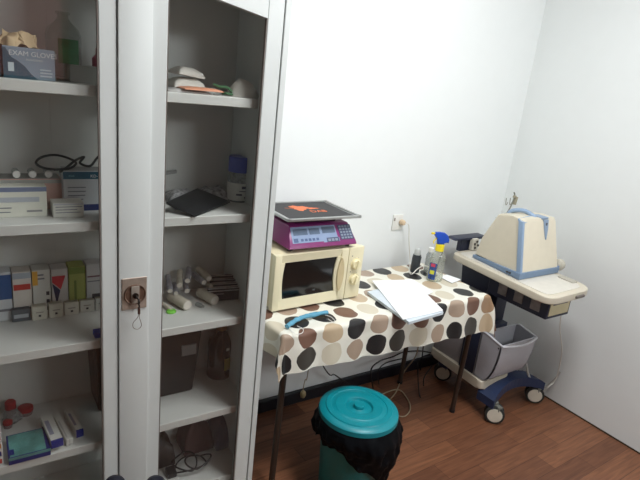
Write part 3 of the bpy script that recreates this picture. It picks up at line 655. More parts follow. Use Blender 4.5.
# dotted tablecloth: pattern measured as ovals in cloth metres (u along table, v across; v<0 hangs at the front)
cm = bpy.data.materials.new('dotted_oilcloth'); cm.use_nodes = True; nt = cm.node_tree; L = nt.links
bs = nt.nodes['Principled BSDF']; bs.inputs['Roughness'].default_value = .34; bs.inputs['Specular IOR Level'].default_value = .45
uv = nt.nodes.new('ShaderNodeUVMap'); uv.uv_map = 'UVMap'
CC = {'K': (38, 37, 38), 'D': (66, 63, 58), 'B': (116, 86, 72), 'N': (160, 132, 104), 'M': (166, 146, 128), 'T': (190, 170, 142), 'G': (208, 200, 180)}
OV = [(1.549,.379,'K'),(1.452,.382,'M'),(1.660,.383,'T'),(1.345,.275,'K'),(1.556,.292,'T'),(1.245,.170,'T'),(1.335,.170,'M'),(1.440,.280,'G'),(1.128,.165,'K'),(1.220,.067,'G'),(1.117,.067,'B'),(1.311,.069,'K'),(1.016,.165,'B'),(1.015,.064,'K'),(.905,.064,'K'),(.808,.062,'G'),(.918,.165,'M'),(1.650,.282,'K'),(1.752,.284,'K'),(1.660,.170,'T'),(1.757,.165,'G'),(1.560,.160,'K'),(1.435,.160,'D'),(1.537,.060,'B'),(1.632,.064,'G'),(1.740,.060,'K'),(1.842,.064,'K'),(1.855,.173,'T'),(1.425,.06,'T'),
 (1.245,.375,'G'),(1.14,.375,'K'),(1.245,.275,'B'),(1.14,.275,'T'),(1.04,.275,'G'),(.93,.275,'K'),(1.04,.375,'B'),(.93,.375,'T'),(.82,.275,'T'),(.82,.375,'K'),(.82,.165,'B'),(1.76,.385,'B'),(1.86,.385,'G'),(1.855,.28,'M'),
 (1.531,-.037,'K'),(1.627,-.036,'M'),(1.726,-.038,'B'),(1.825,-.043,'N'),(1.828,-.137,'T'),(1.727,-.140,'D'),(1.627,-.144,'K'),(1.532,-.138,'M'),(1.424,-.130,'G'),(1.428,-.046,'B'),(1.317,-.036,'B'),(1.218,-.034,'M'),(1.113,-.035,'K'),(1.010,-.034,'T'),(.905,-.032,'B'),(.806,-.040,'M'),(.718,-.045,'K'),(.905,-.125,'D'),(1.010,-.130,'G'),(1.112,-.130,'M'),(1.212,-.130,'K'),(1.314,-.130,'D'),(.806,-.135,'K'),(.715,.05,'G'),(.715,.15,'B'),(1.925,-.045,'M'),(1.93,-.14,'B'),(1.94,.06,'G'),(1.94,.17,'K'),(.71,-.135,'T')]
prev = None
base_rgb = nt.nodes.new('ShaderNodeRGB'); base_rgb.outputs[0].default_value = srgb((230, 228, 216)); prev = base_rgb.outputs[0]
nz = nt.nodes.new('ShaderNodeTexNoise'); nz.inputs['Scale'].default_value = 14; L.new(uv.outputs[0], nz.inputs['Vector'])
ds = nt.nodes.new('ShaderNodeVectorMath'); ds.operation = 'MULTIPLY_ADD'; ds.inputs[1].default_value = (.02, .02, 0)
L.new(nz.outputs['Color'], ds.inputs[0]); L.new(uv.outputs[0], ds.inputs[2])
sh = nt.nodes.new('ShaderNodeVectorMath'); sh.operation = 'SUBTRACT'; sh.inputs[1].default_value = (.01, .01, 0); L.new(ds.outputs[0], sh.inputs[0])
for i, (u, v, c) in enumerate(OV):
    m_ = nt.nodes.new('ShaderNodeMapping'); m_.vector_type = 'TEXTURE'
    m_.inputs['Location'].default_value = (u, v, 0); m_.inputs['Rotation'].default_value = (0, 0, random.uniform(-.5, .5))
    m_.inputs['Scale'].default_value = (.041+random.uniform(-.002, .002), .046+random.uniform(-.002, .002), 1)
    L.new(sh.outputs[0], m_.inputs['Vector'])
    ln = nt.nodes.new('ShaderNodeVectorMath'); ln.operation = 'LENGTH'; L.new(m_.outputs[0], ln.inputs[0])
    lt_ = nt.nodes.new('ShaderNodeMath'); lt_.operation = 'LESS_THAN'; lt_.inputs[1].default_value = 1; L.new(ln.outputs['Value'], lt_.inputs[0])
    mx = nt.nodes.new('ShaderNodeMix'); mx.data_type = 'RGBA'; L.new(lt_.outputs[0], mx.inputs['Factor']); L.new(prev, mx.inputs['A'])
    mx.inputs['B'].default_value = srgb(CC[c]); prev = mx.outputs['Result']
L.new(prev, bs.inputs['Base Color'])
bp_ = nt.nodes.new('ShaderNodeBump'); bp_.inputs['Strength'].default_value = .25; bp_.inputs['Distance'].default_value = .006
n2 = nt.nodes.new('ShaderNodeTexNoise'); n2.inputs['Scale'].default_value = 16; n2.inputs['Detail'].default_value = 3; L.new(uv.outputs[0], n2.inputs['Vector']); L.new(n2.outputs['Fac'], bp_.inputs['Height']); L.new(bp_.outputs['Normal'], bs.inputs['Normal'])
bm = BM(); uvl = bm.loops.layers.uv.new('UVMap')
NU, NV = 150, 72
U0, U1, V0, V1 = TX0-.100, TX1+.125, -.178, TY1-TY0
WT = TX1
def cloth_pt(u, v):
    # hem is a little shorter at the left, so v is squeezed there
    fr = (u-TX0)/(TX1-TX0)
    if v < 0: v = v*(.80+.16*max(0, min(1, fr)))
    a = (TX0-u) if u < TX0 else ((u-TX1) if u > TX1 else 0)
    sgn = -1 if u < TX0 else 1
    b_ = -v if v < 0 else 0
    bx = min(max(u, TX0), TX1); by = TY0+max(v, 0)
    if a == 0 and b_ == 0:
        e = .0012*noise.noise(V((u*9, v*9, 0)))
        return V((bx, by, TZ+.0005+abs(e)))
    rr = math.hypot(a, b_)
    r0 = .012   # rounded table edge
    if rr < r0*PI/2: t = rr/r0; out = r0*math.sin(t); dn = r0*(1-math.cos(t))
    else: out = r0; dn = r0+(rr-r0*PI/2)
    nx, ny = (sgn*a/rr, -b_/rr)
    flare = .10*max(0, rr-r0)+ (a*b_/(rr*rr+1e-9))*2*(.25 if u < TX0 else .42)*max(0, rr-r0)*.5
    if a == 0 or b_ == 0 or True:
        s_ = u if b_ >= a else v*1.0+5
        flare += .006*min(1, rr/.06)*(math.sin(s_*31)+.6*math.sin(s_*57+1.3))
    out += flare
    dn *= (1-.06*(a > 0 and b_ > 0)*(2*a*b_/(rr*rr)))
    return V((bx+nx*out, by+ny*out, TZ+.0005-dn))
grid = [[None]*(NV+1) for _ in range(NU+1)]; uvc = {}
for i in range(NU+1):
    for j in range(NV+1):
        u = U0+(U1-U0)*i/NU; v = V0+(V1-V0)*j/NV
        w_ = bm.verts.new(cloth_pt(u, v)); grid[i][j] = w_; uvc[w_] = (u, v)
for i in range(NU):
    for j in range(NV):
        f = bm.faces.new((grid[i][j], grid[i+1][j], grid[i+1][j+1], grid[i][j+1]))
        for l_ in f.loops: l_[uvl].uv = uvc[l_.vert]
o = obj('tablecloth', bm, cm, shade=180); center(o, ((TX0+TX1)/2, (TY0+TY1)/2, TZ))
tag(o, 'white oilcloth with brown grey and black ovals draped over the table', 'tablecloth')
TT = TZ+.0025

# ------------------------------------------------------------------ microwave
MX0, MX1, MY, MW_H, MD = .850, 1.252, 1.470, .213, .275
RZM = .035
mw = thing('microwave', 'cream microwave oven with dark window and two dials on the dotted table', 'microwave', (MX0, MY, TT), RZM)
cream = mat('microwave_cream', (228, 220, 188), .38, var=.015)
W = .396; fh = .010
bm = BM(); add_box(bm, .006, W-.006, .022, MD, fh, MW_H, .004); obj('housing', bm, mat('housing_cream', (222, 212, 178), .4, var=.02), mw, world=False)
DW = .322   # door width
bm = BM()
# door ring: outer rounded slab with a window opening
wx0, wx1, wz0, wz1 = .040, .276, fh+.034, MW_H-.030
def curve_open(n=10):
    pts = []
    for i in range(n+1):
        t = i/n; pts.append((wx0-.006*math.sin(PI*t)+.004, wz0+(wz1-wz0)*t))
    right = []
    for i in range(n+1):
        t = i/n; right.append((wx1-.012+.012*0-.010*math.sin(PI*(1-t))+.01, wz1-(wz1-wz0)*t))
    return pts, right
lp_, rp_ = curve_open()
add_box(bm, 0, wx0-.012, 0, .024, fh-.004, MW_H+.002, .006); add_box(bm, wx1+.012, DW, 0, .024, fh-.004, MW_H+.002, .006)
def strip(bm, outer, inner, y0, y1):
    for (o1, o2), (i1, i2) in zip(zip(outer, outer[1:]), zip(inner, inner[1:])):
        add_hull(bm, [(o1[0], y0, o1[1]), (o2[0], y0, o2[1]), (i2[0], y0+.006, i2[1]), (i1[0], y0+.006, i1[1]), (o1[0], y1, o1[1]), (o2[0], y1, o2[1]), (i2[0], y1, i2[1]), (i1[0], y1, i1[1])], [(0, 1, 2, 3), (7, 6, 5, 4), (0, 4, 5, 1), (1, 5, 6, 2), (2, 6, 7, 3), (3, 7, 4, 0)])
strip(bm, [(wx0-.014, p[1]) for p in lp_], lp_, .001, .022)
strip(bm, [(wx1+.014, p[1]) for p in rp_], rp_, .001, .022)
strip(bm, [(wx0-.014, MW_H), (wx1+.014, MW_H)], [(wx0-.014, wz1), (wx1+.014, wz1)], .001, .022)
strip(bm, [(wx1+.014, fh-.002), (wx0-.014, fh-.002)], [(wx1+.014, wz0), (wx0-.014, wz0)], .001, .022)
dr = obj('door', bm, cream, mw, world=False)
bm = BM(); add_box(bm, wx0-.008, wx1+.006, .012, .016, wz0-.004, wz1+.004); obj('window', bm, mat('oven_glass', (14, 16, 17), .12, coat=.3, var=.2, nscale=8), dr, world=False)
bm = BM()
n = 14; o1 = []; 
for i in range(n+1):
    t = i/n; zz = wz0+.004+(wz1-wz0-.008)*t; b_ = math.sin(PI*t)
    o1.append((zz, .286-.010*b_, .286+.014*b_**.7+.003))
for (a, l1, r1), (c, l2, r2) in zip(o1, o1[1:]):
    add_hull(bm, [(l1, -.002, a), (r1, -.006, a), (r2, -.006, c), (l2, -.002, c), (l1, .004, a), (r1, .004, a), (r2, .004, c), (l2, .004, c)], [(0, 1, 2, 3), (7, 6, 5, 4), (0, 4, 5, 1), (1, 5, 6, 2), (2, 6, 7, 3), (3, 7, 4, 0)])
obj('handle', bm, mat('handle_tan', (206, 190, 150), .45), dr, world=False, shade=50)
bm = BM(); add_box(bm, wx1-.1, wx1-.088, .0105, .0122, wz0+.014, wz0+.020, .001, 1); obj('logo', bm, mat('logo_grey', (70, 74, 74), .5), dr, world=False)
bm = BM(); add_box(bm, DW+.0015, W, .001, .024, fh-.004, MW_H+.002, .005); cp = obj('control_panel', bm, cream, mw, world=False)
for zz in (.146, .084):
    bm = BM(); kx = (DW+W)/2
    add_lathe(bm, [(.0, 0), (.025, 0), (.025, .0015), (0, .0015)], (kx, .001, zz), 32, axis=(0, -1, 0)); add_lathe(bm, [(.020, 0), (.0195, .010), (.017, .013), (0, .013)], (kx, .001, zz), 32, axis=(0, -1, 0))
    add_box(bm, kx-.004, kx+.004, -.020, -.010, zz-.018, zz+.018, .002, 2, ry=.25)
    kb = obj('knob', bm, mat('knob_cream', (236, 226, 186), .35), cp, world=False)
bm = BM()
for zz in (.178, .114): add_box(bm, kx-.022, kx-.018, .0002, .002, zz, zz+.004)
for zz in (.146, .084):
    for k_ in range(9):
        a = PI*(.15+.21*k_); add_box(bm, kx+.028*math.cos(a)-.0006, kx+.028*math.cos(a)+.0006, .0003, .002, zz+.028*math.sin(a)-.0008, zz+.028*math.sin(a)+.0008)
obj('dial_marks', bm, mat('mark_grey', (120, 116, 104), .5), cp, world=False)
for fx in (.03, W-.03):
    for fy in (.05, MD-.03):
        bm = BM(); add_lathe(bm, [(0, 0), (.010, 0), (.011, fh+.003), (0, fh+.003)], (fx, fy, 0), 16); obj('foot', bm, blk, mw, world=False)

# ------------------------------------------------------------------ price scale
SZ0 = TT+MW_H+.003
bl = at_z(288, 253.5, SZ0); brr = at_z(356, 247, SZ0)
rz = math.atan2(brr.y-bl.y, brr.x-bl.x); SW = (brr-bl).length
sc = thing('price_scale', 'purple electronic price scale with black and steel tray on the microwave', 'scale', (bl.x, max(bl.y, MY+.01), SZ0), rz)
pur = mat('scale_purple', (126, 42, 104), .35, var=.03); SD = .235; f0 = .012
bm = BM(); H1 = .075
prof = [(0, f0), (-.004, f0+.004), (.0, f0+.016), (.042, H1+f0-.004), (.048, H1+f0), (SD, H1+f0), (SD+.003, f0+.03), (SD, f0)]
add_prism(bm, [(.0, y_, z_) for y_, z_ in prof], (SW, 0, 0), .005, 2)
for v in bm.verts:
    t = (v.co.z-f0)/H1; k_ = .020*max(0, min(1, t)); cxm = SW/2; v.co.x = cxm+(v.co.x-cxm)*(1-2*k_/SW)
hs = obj('housing', bm, pur, sc, world=False)
def on_face(bm, u0, u1, t0, t1, th=.001, mi=0):
    a = V((0, .0, f0+.016)); b_ = V((0, .042, H1+f0-.004)); n_ = V((0, -(b_.z-a.z), (b_.y-a.y))).normalized()
    q = []
    for t, u in ((t0, u0), (t0, u1), (t1, u1), (t1, u0)):
        p_ = a.lerp(b_, t); uu = SW/2+(SW*u-SW/2)*(1-.03*t); q.append(V((uu, p_.y, p_.z)))
    add_hull(bm, [p_+n_*th for p_ in q]+[p_-n_*.002 for p_ in q], [(0, 1, 2, 3), (7, 6, 5, 4), (0, 4, 5, 1), (1, 5, 6, 2), (2, 6, 7, 3), (3, 7, 4, 0)], mi=mi)
bm = BM(); on_face(bm, .06, .72, .08, .96, .0008); on_face(bm, .50, .74, .02, .26, .0005); dp = obj('display_panel', bm, mat('panel_blue', (138, 156, 186), .2, coat=.6, var=.05), hs, world=False)
bm = BM(); on_face(bm, .09, .29, .50, .84, .0016); on_face(bm, .32, .47, .50, .84, .0016); on_face(bm, .51, .70, .52, .88, .0016); obj('display', bm, mat('lcd', (96, 112, 134), .15, coat=.6), hs, world=False)
bm = BM()
for k_ in range(5): on_face(bm, .18+.055*k_, .18+.055*k_+.035, .16, .30, .0016)
on_face(bm, .08, .14, .12, .34, .0016)
obj('print_marks', bm, mat('panel_ink', (70, 90, 130), .4), hs, world=False)
bm = BM(); on_face(bm, .55, .73, .02, .26, .0014); on_face(bm, .76, .96, .10, .94, .0010); kp = obj('keypad', bm, mat('keypad_dark', (66, 74, 104), .4), hs, world=False)
bm = BM()
for r_ in range(5):
    for c_ in range(4): on_face(bm, .775+.045*c_, .775+.045*c_+.032, .14+.16*r_, .14+.16*r_+.10, .0022)
for c_ in range(3): on_face(bm, .565+.052*c_, .565+.052*c_+.040, .06, .20, .0022)
obj('keys', bm, mat('keys_grey', (128, 140, 156), .5), kp, world=False)
PZ = H1+f0+.030
bm = BM(); add_box(bm, SW*.2, SW*.8, .07, SD-.04, H1+f0-.001, H1+f0+.010, .003)
for fx in (.24, .76):
    for fy in (.09, SD-.05): add_lathe(bm, [(0, 0), (.008, 0), (.008, .022), (0, .022)], (SW*fx, fy, H1+f0+.008), 16)
obj('support', bm, mat('support_dark', (52, 34, 52), .5), sc, world=False)
px0, px1, py0, py1 = -.012, SW+.008, .0, SD+.01
bm = BM(); add_box(bm, px0, px1, py0, py1, PZ-.002, PZ, .0008, 1)
for a in ((px0, px0+.012, py0, py1), (px1-.012, px1, py0, py1), (px0, px1, py0, py0+.010), (px0, px1, py1-.012, py1)):
    add_box(bm, a[0], a[1], a[2], a[3], PZ-.004, PZ+.006, .0025, 2)
tray = obj('tray', bm, mat('tray_steel', (190, 192, 190), .28, .75, var=.05), sc, world=False)
bm = BM(); add_box(bm, px0+.016, px1-.024, py0+.014, py1-.018, PZ, PZ+.003, .0005, 1); mt_ = obj('mat', bm, mat('mat_black', (48, 48, 50), .6), tray, world=False)
bm = BM(); mxc, myc = (px0+px1)/2-.01, .125
def blob(bm, c, rx_, ry_, n=18, spike=.25, seed=0):
    vs = []
    for k_ in range(n):
        a = 2*PI*k_/n; q_ = 1+spike*math.sin(a*3+seed)+spike*.6*math.sin(a*7+seed*2)
        vs.append(V((c[0]+rx_*q_*math.cos(a), c[1]+ry_*q_*math.sin(a), PZ+.003)))
    add_prism(bm, vs, (0, 0, .0006))
blob(bm, (mxc-.016, myc+.024), .034, .034, seed=1.1); blob(bm, (mxc+.035, myc+.012), .022, .010, seed=2.2); add_box(bm, mxc-.075, mxc-.04, myc+.024, myc+.027, PZ+.003, PZ+.0036, rz=-.4)
add_text(bm, 'DAB', .036, Matrix.Translation((mxc+.035, myc-.032, PZ+.0036)), 0, .0004)
obj('printed_emblem', bm, mat('emblem_orange', (226, 122, 78), .6), mt_, world=False)
for fx in (.08, .92):
    for fy in (.03, SD-.03):
        bm = BM(); add_lathe(bm, [(0, 0), (.011, 0), (.011, f0+.003), (0, f0+.003)], (SW*fx, fy, 0), 16); obj('foot', bm, blk, sc, world=False)

# ------------------------------------------------------------------ small things on the table
# rolled light blue face mask
a = at_z(287, 326.5, TT+.01); b_ = at_z(327, 312.5, TT+.012); c_ = at_z(303, 317, TT+.014)
fmask = thing('surgical_mask', 'light blue folded face mask lying in front of the microwave', 'mask', ((a.x+b_.x)/2, (a.y+b_.y)/2, TT))
bm = BM(); dirv = (b_-a); n = 24
for i in range(n):
    pass
pts = [a, a.lerp(c_, .5)+V((0, .002, .003)), c_, c_.lerp(b_, .5)+V((0, .0, .003)), b_]
add_tube(bm, pts, .0085, 14, sub=8)
m0 = (a+b_)/2
for v in bm.verts:
    v.co.z = TT+.0008+(v.co.z-TT-.001)*.95; v.co += noise.noise_vector(v.co*60)*.0022; v.co.z = max(v.co.z, TT+.0005)
obj('fabric', bm, mat('mask_blue', (92, 158, 186), .7, var=.1, bump=.2, nscale=60), fmask, shade=60)
el = mat('elastic_white', (232, 230, 226), .6)
for q in ([at_z(289, 325, TT+.006), at_z(291, 330, TT+.003), at_z(296, 334, TT+.003), at_z(302, 333, TT+.003), at_z(303, 329, TT+.004), at_z(297, 326, TT+.004)],
          [at_z(325, 315, TT+.006), at_z(331, 317, TT+.003), at_z(335, 321, TT+.003), at_z(333, 322, TT+.003), at_z(328, 319, TT+.005)]):
    bm = BM(); add_tube(bm, q, .0012, 6); obj('ear_loop', bm, el, fmask)
# papers
paper = mat('paper_white', (240, 242, 244), .6, var=.008)
def sheet(name, label, cat, corners, zz, th, m, curl=0.0, extra=None):
    P_ = [at_z(c[0], c[1], zz) for c in corners]
    bm = BM(); N_ = 10
    top = [[None]*(N_+1) for _ in range(N_+1)]; bot = [[None]*(N_+1) for _ in range(N_+1)]
    for i in range(N_+1):
        for j in range(N_+1):
            u, v = i/N_, j/N_
            q = (P_[0]*(1-u)*(1-v)+P_[1]*u*(1-v)+P_[2]*u*v+P_[3]*(1-u)*v)
            h_ = curl*(max(0, v-.6)**2+.6*max(0, .3-v)**2)
            top[i][j] = bm.verts.new((q.x, q.y, zz+h_)); bot[i][j] = bm.verts.new((q.x, q.y, zz-th+h_))
    for i in range(N_):
        for j in range(N_):
            bm.faces.new((top[i][j], top[i+1][j], top[i+1][j+1], top[i][j+1])); bm.faces.new((bot[i][j], bot[i][j+1], bot[i+1][j+1], bot[i+1][j]))
    for i in range(N_):
        bm.faces.new((bot[i][0], bot[i+1][0], top[i+1][0], top[i][0])); bm.faces.new((bot[i+1][N_], bot[i][N_], top[i][N_], top[i+1][N_]))
        bm.faces.new((bot[0][i+1], bot[0][i], top[0][i], top[0][i+1])); bm.faces.new((bot[N_][i], bot[N_][i+1], top[N_][i+1], top[N_][i]))
    o = obj(name, bm, m, shade=40); c = (P_[0]+P_[2])/2; center(o, (c.x, c.y, zz-th)); return tag(o, label, cat)
sheet('notebook', 'grey backed notebook pad with blue edge under the white paper', 'notebook', [(367.5, 291.5), (409, 322), (443.5, 312), (412, 281)], TT+.012, .0105, mat('pad_grey', (206, 216, 224), .5))
sheet('paper_sheet', 'large white paper sheet on the notebook pad on the table', 'paper', [(372, 280.5), (403, 319.5), (443, 310.5), (412, 279.5)], TT+.0150, .0015, paper, curl=.01)
sheet('leaflet', 'narrow white folded leaflet between the paper sheet and spray bottle', 'paper', [(408, 281), (428, 294.5), (433, 291.5), (414, 280)], TT+.0035, .003, paper)
sheet('leaflet', 'small white leaflet at the far right edge of the table', 'paper', [(440, 277), (452, 283), (461, 279.5), (447, 274.5)], TT+.003, .0015, paper)

# spray bottle
p = at_z(434.5, 281, TT); p.y += .012; Yb = p.y
r = (X(440.5, 268, Yb)-X(429, 268, Yb))/2*1.0; H = at_y(437, 232.5, Yb).z-TT
sb = thing('spray_bottle', 'clear spray bottle with blue trigger head and yellow collar on the table', 'bottle', (at_y(436, 268, Yb).x, Yb, TT), -.35)
hb = H*.62
bm = BM(); add_lathe(bm, [(0, 0), (r*.92, 0), (r, .004), (r, hb*.50), (r*.88, hb*.60), (r*.98, hb*.72), (r*.8, hb*.88), (r*.45, hb*.98), (r*.42, hb*1.04), (0, hb*1.04)], (0, 0, 0), 36, sy=.8)
obj('bottle_body', bm, glass_mat('spray_clear', (.86, .88, .84), 1.48, .05, haze=.22, hazec=(214, 216, 206)), sb, world=False)
bm = BM(); add_lathe(bm, [(0, hb), (r*.52, hb), (r*.52, hb+.026), (r*.5, hb+.030), (0, hb+.03)], (0, 0, 0), 28); obj('collar', bm, mat('yellow_plastic', (236, 214, 40), .4), sb, world=False)
bm = BM(); zz = hb+.030; hh = H-zz
add_prism(bm, [(r*.42, -.008, zz), (r*.50, -.008, zz+hh*.30), (r*.98, -.008, zz+hh*.10), (r*1.02, -.008, zz+hh*.40), (r*.75, -.008, zz+hh*.75), (r*.3, -.008, zz+hh*.95), (-r*.3, -.008, zz+hh*1.0), (-r*.9, -.008, zz+hh*.98), (-r*1.05, -.008, zz+hh*.76), (-r*.5, -.008, zz+hh*.55), (-r*.42, -.008, zz)], (0, .016, 0), .005, 3); obj('trigger_head', bm, mat('blue_plastic', (32, 78, 186), .4), sb, world=False)
bm = BM(); add_tube(bm, [(-r*.95, 0, zz+hh*.86), (-r*1.35, 0, zz+hh*.86)], .005, 12); add_tube(bm, [(-r*.55, 0, zz+hh*.5), (-r*.9, 0, zz+hh*.25), (-r*.85, 0, zz+.002)], .0026, 8); obj('nozzle', bm, mat('yellow_plastic', (0, 0, 0)), sb, world=False)
bm = BM()
for a0, a1, z0, z1, in ((-2.9, -1.9, .01, hb*.62),): curved(bm, a0, a1, z0, z1, r*1.01)
for v in bm.verts: v.co.y *= .82
lb = obj('label', bm, mat('spray_label', (44, 74, 136), .5, var=.5, nscale=90), sb, world=False)
bm = BM(); curved(bm, -2.7, -2.1, hb*.25, hb*.38, r*1.03); 
for v in bm.verts: v.co.y *= .82
obj('label_flash', bm, mat('flash_yellow', (206, 206, 60), .5), lb, world=False)
bm = BM(); curved(bm, -2.7, -2.1, hb*.50, hb*.60, r*1.03); 
for v in bm.verts: v.co.y *= .82
obj('label_flash', bm, mat('flash_red', (196, 60, 90), .5), lb, world=False)
# dark bottle and clear bottle by the wall
p = at_z(415, 271.5, TT); Yb = min(p.y, 1.70); xc = X(416, 262, Yb)
bt = thing('dark_bottle', 'dark charcoal bottle with clear top beside the wall outlet cable', 'bottle', (xc, Yb, TT)); r = .021
H = at_y(418, 249, Yb).z-TT
bm = BM(); add_lathe(bm, [(0, 0), (r*.95, 0), (r, .003), (r*.98, H*.6), (r*.85, H*.76), (0, H*.76)], (0, 0, 0), 28); add_box(bm, r*.6, r*1.25, -.006, .006, H*.50, H*.66, .003); obj('bottle_body', bm, mat('char_plastic', (52, 58, 64), .4), bt, world=False)
bm = BM(); add_lathe(bm, [(0, H*.76), (r*.72, H*.76), (r*.70, H*.92), (r*.5, H), (0, H)], (0, 0, 0), 28); obj('cap', bm, mat('cap_grey', (190, 194, 192), .4), bt, world=False)
p = at_z(429, 272, TT); Yb = min(p.y, 1.66); xc = X(429, 262, Yb); H = at_y(429, 248, Yb).z-TT
bt = thing('clear_bottle', 'translucent white bottle standing behind the spray bottle', 'bottle', (xc, Yb, TT)); r = .018
bm = BM(); add_lathe(bm, [(0, 0), (r*.95, 0), (r, .003), (r, H*.7), (r*.6, H*.84), (0, H*.84)], (0, 0, 0), 28); obj('bottle_body', bm, glass_mat('bottle_frost'), bt, world=False)
bm = BM(); add_lathe(bm, [(0, H*.84), (r*.66, H*.84), (r*.66, H), (0, H)], (0, 0, 0), 24); obj('cap', bm, mat('cap_white', (0, 0, 0)), bt, world=False)

# ------------------------------------------------------------------ wall outlet, plug and cord
op = at_y(398, 222, YB)
ou = thing('wall_outlet', 'white wall outlet above the table near the corner', 'outlet', (op.x, YB, op.z))
bm = BM(); add_box(bm, op.x-.038, op.x+.024, YB-.007, YB-.0005, op.z-.038, op.z+.038, .003); obj('faceplate', bm, mat('outlet_white', (228, 228, 222), .4), ou)
bm = BM(); add_box(bm, op.x-.034, op.x-.028, YB-.0105, YB-.008, op.z+.01, op.z+.024); obj('screw_mark', bm, mat('mark_dark', (150, 140, 132), .6), ou)
cordm = mat('cord_white', (226, 224, 216), .5)
pc = thing('plug_cord', 'white plug and cord running from the wall outlet down to the table', 'cord', (op.x, YB-.03, op.z))
bm = BM(); add_lathe(bm, [(0, 0), (.013, 0), (.014, .012), (.010, .022), (0, .024)], (op.x+.012, YB-.010, op.z+.002), 24, axis=(0, -1, 0)); obj('plug', bm, mat('plug_tan', (214, 190, 158), .5), pc)
bm = BM(); q = [V((op.x+.014, YB-.034, op.z)), V((op.x+.034, YB-.04, op.z-.006))]+[at_y(409, 240, 1.75), at_y(410, 262, 1.74), at_z(409.5, 271.5, TT+.003)]+[V((0, 0, 0))]
q = q[:-1]; e = q[-1]; q += [at_z(412, 274, TT+.004), at_y(418, 268.5, 1.62), at_y(424, 266, 1.61), at_y(431, 268, 1.58), at_z(436, 275, TT+.004)]
add_tube(bm, q, .0026, 8); obj('cord', bm, cordm, pc)

# ================================================================== ULTRASOUND CART
beige = mat('cart_beige', (206, 198, 180), .42, var=.02); navy = mat('cart_navy', (38, 44, 66), .45, var=.06); navyb = mat('cart_blue', (36, 50, 82), .45, var=.06)
greyp = mat('cart_grey', (176, 176, 182), .45, var=.02)
ct = thing('medical_cart', 'beige and navy wheeled medical cart in the corner of the room', 'cart', (2.11, 1.45, 0))
def round_poly(pts, rad, n=6):
    out = []; m = len(pts)
    for i in range(m):
        p0, p1, p2 = V(pts[i-1]), V(pts[i]), V(pts[(i+1) % m]); rr = rad[i] if isinstance(rad, (list, tuple)) else rad
        d0 = (p0-p1).normalized(); d2_ = (p2-p1).normalized(); a = p1+d0*rr; c = p1+d2_*rr
        for k_ in range(n+1):
            t = k_/n; out.append(a*(1-t)**2+p1*2*t*(1-t)+c*t*t)
    return out
TRZ = .722
tp = round_poly([(1.893, 1.078, TRZ-.032), (2.240, 1.088, TRZ-.032), (2.262, 1.665, TRZ-.032), (1.945, 1.665, TRZ-.032)], [.065, .095, .04, .05])
bm = BM(); add_prism(bm, tp, (0, 0, .030), .006, 3)
tr = obj('top_tray', bm, beige, ct)
tp2 = round_poly([(1.925, 1.11, TRZ-.002), (2.205, 1.12, TRZ-.002), (2.23, 1.64, TRZ-.002), (1.972, 1.64, TRZ-.002)], [.045, .06, .03, .03])
bm = BM(); add_prism(bm, tp2, (0, 0, .0025), .001, 1); obj('tray_mat', bm, mat('tray_mat', (214, 210, 200), .4), tr)
bm = BM(); add_prism(bm, round_poly([(2.180, 1.16, TRZ), (2.222, 1.16, TRZ), (2.226, 1.24, TRZ), (2.184, 1.24, TRZ)], .01), (0, 0, .005), .001, 1); obj('latch', bm, mat('latch_grey', (176, 172, 160), .5), tr)
bm = BM(); add_box(bm, 2.085, 2.145, 1.076, 1.086, TRZ-.026, TRZ-.014, .002, 1); obj('badge', bm, mat('badge_dark', (110, 104, 98), .5), tr)
# organizer below the tray
OX0, OX1, OY0, OY1, OZ0, OZ1 = 1.952, 2.115, 1.112, 1.42, .606, TRZ-.033
bm = BM(); add_box(bm, OX0, OX1, OY0, OY1, OZ0, OZ1, .003, 1); og = obj('organizer', bm, mat('organizer_navy', (30, 34, 56), .5), ct)
for i in range(3):
    y_ = OY0+.035+.085*i; bm = BM(); add_box(bm, OX0-.003, OX0+.001, y_, y_+.045, OZ0+.020, OZ1-.004, .0005, 1); obj('pocket_window', bm, mat('pocket_grey', (120, 112, 112), .4, var=.2), og)
bm = BM(); add_box(bm, OX0+.012, OX1-.012, OY0-.002, OY0+.001, OZ0+.014, OZ1-.004); obj('card', bm, mat('card_cream', (196, 186, 150), .6), og)
bm = BM(); add_box(bm, OX0+.03, OX1-.03, OY0-.003, OY0-.001, OZ1-.022, OZ1-.016); obj('card_print', bm, mat('print_navy', (0, 0, 0)), og)
# column and rear frame
bm = BM(); add_box(bm, 2.070, 2.155, 1.44, 1.53, .17, TRZ-.032, .008); cl = obj('column', bm, navy, ct)
bm = BM()
add_hull(bm, [(1.990, 1.48, .44), (1.990, 1.58, .42), (2.005, 1.58, .42), (2.005, 1.48, .44), (1.975, 1.42, TRZ-.033), (1.975, 1.61, TRZ-.033), (2.005, 1.61, TRZ-.033), (2.005, 1.42, TRZ-.033)], [(0, 3, 2, 1), (4, 5, 6, 7), (0, 1, 5, 4), (1, 2, 6, 5), (2, 3, 7, 6), (3, 0, 4, 7)], .004, 2)
obj('side_plate', bm, navy, ct)
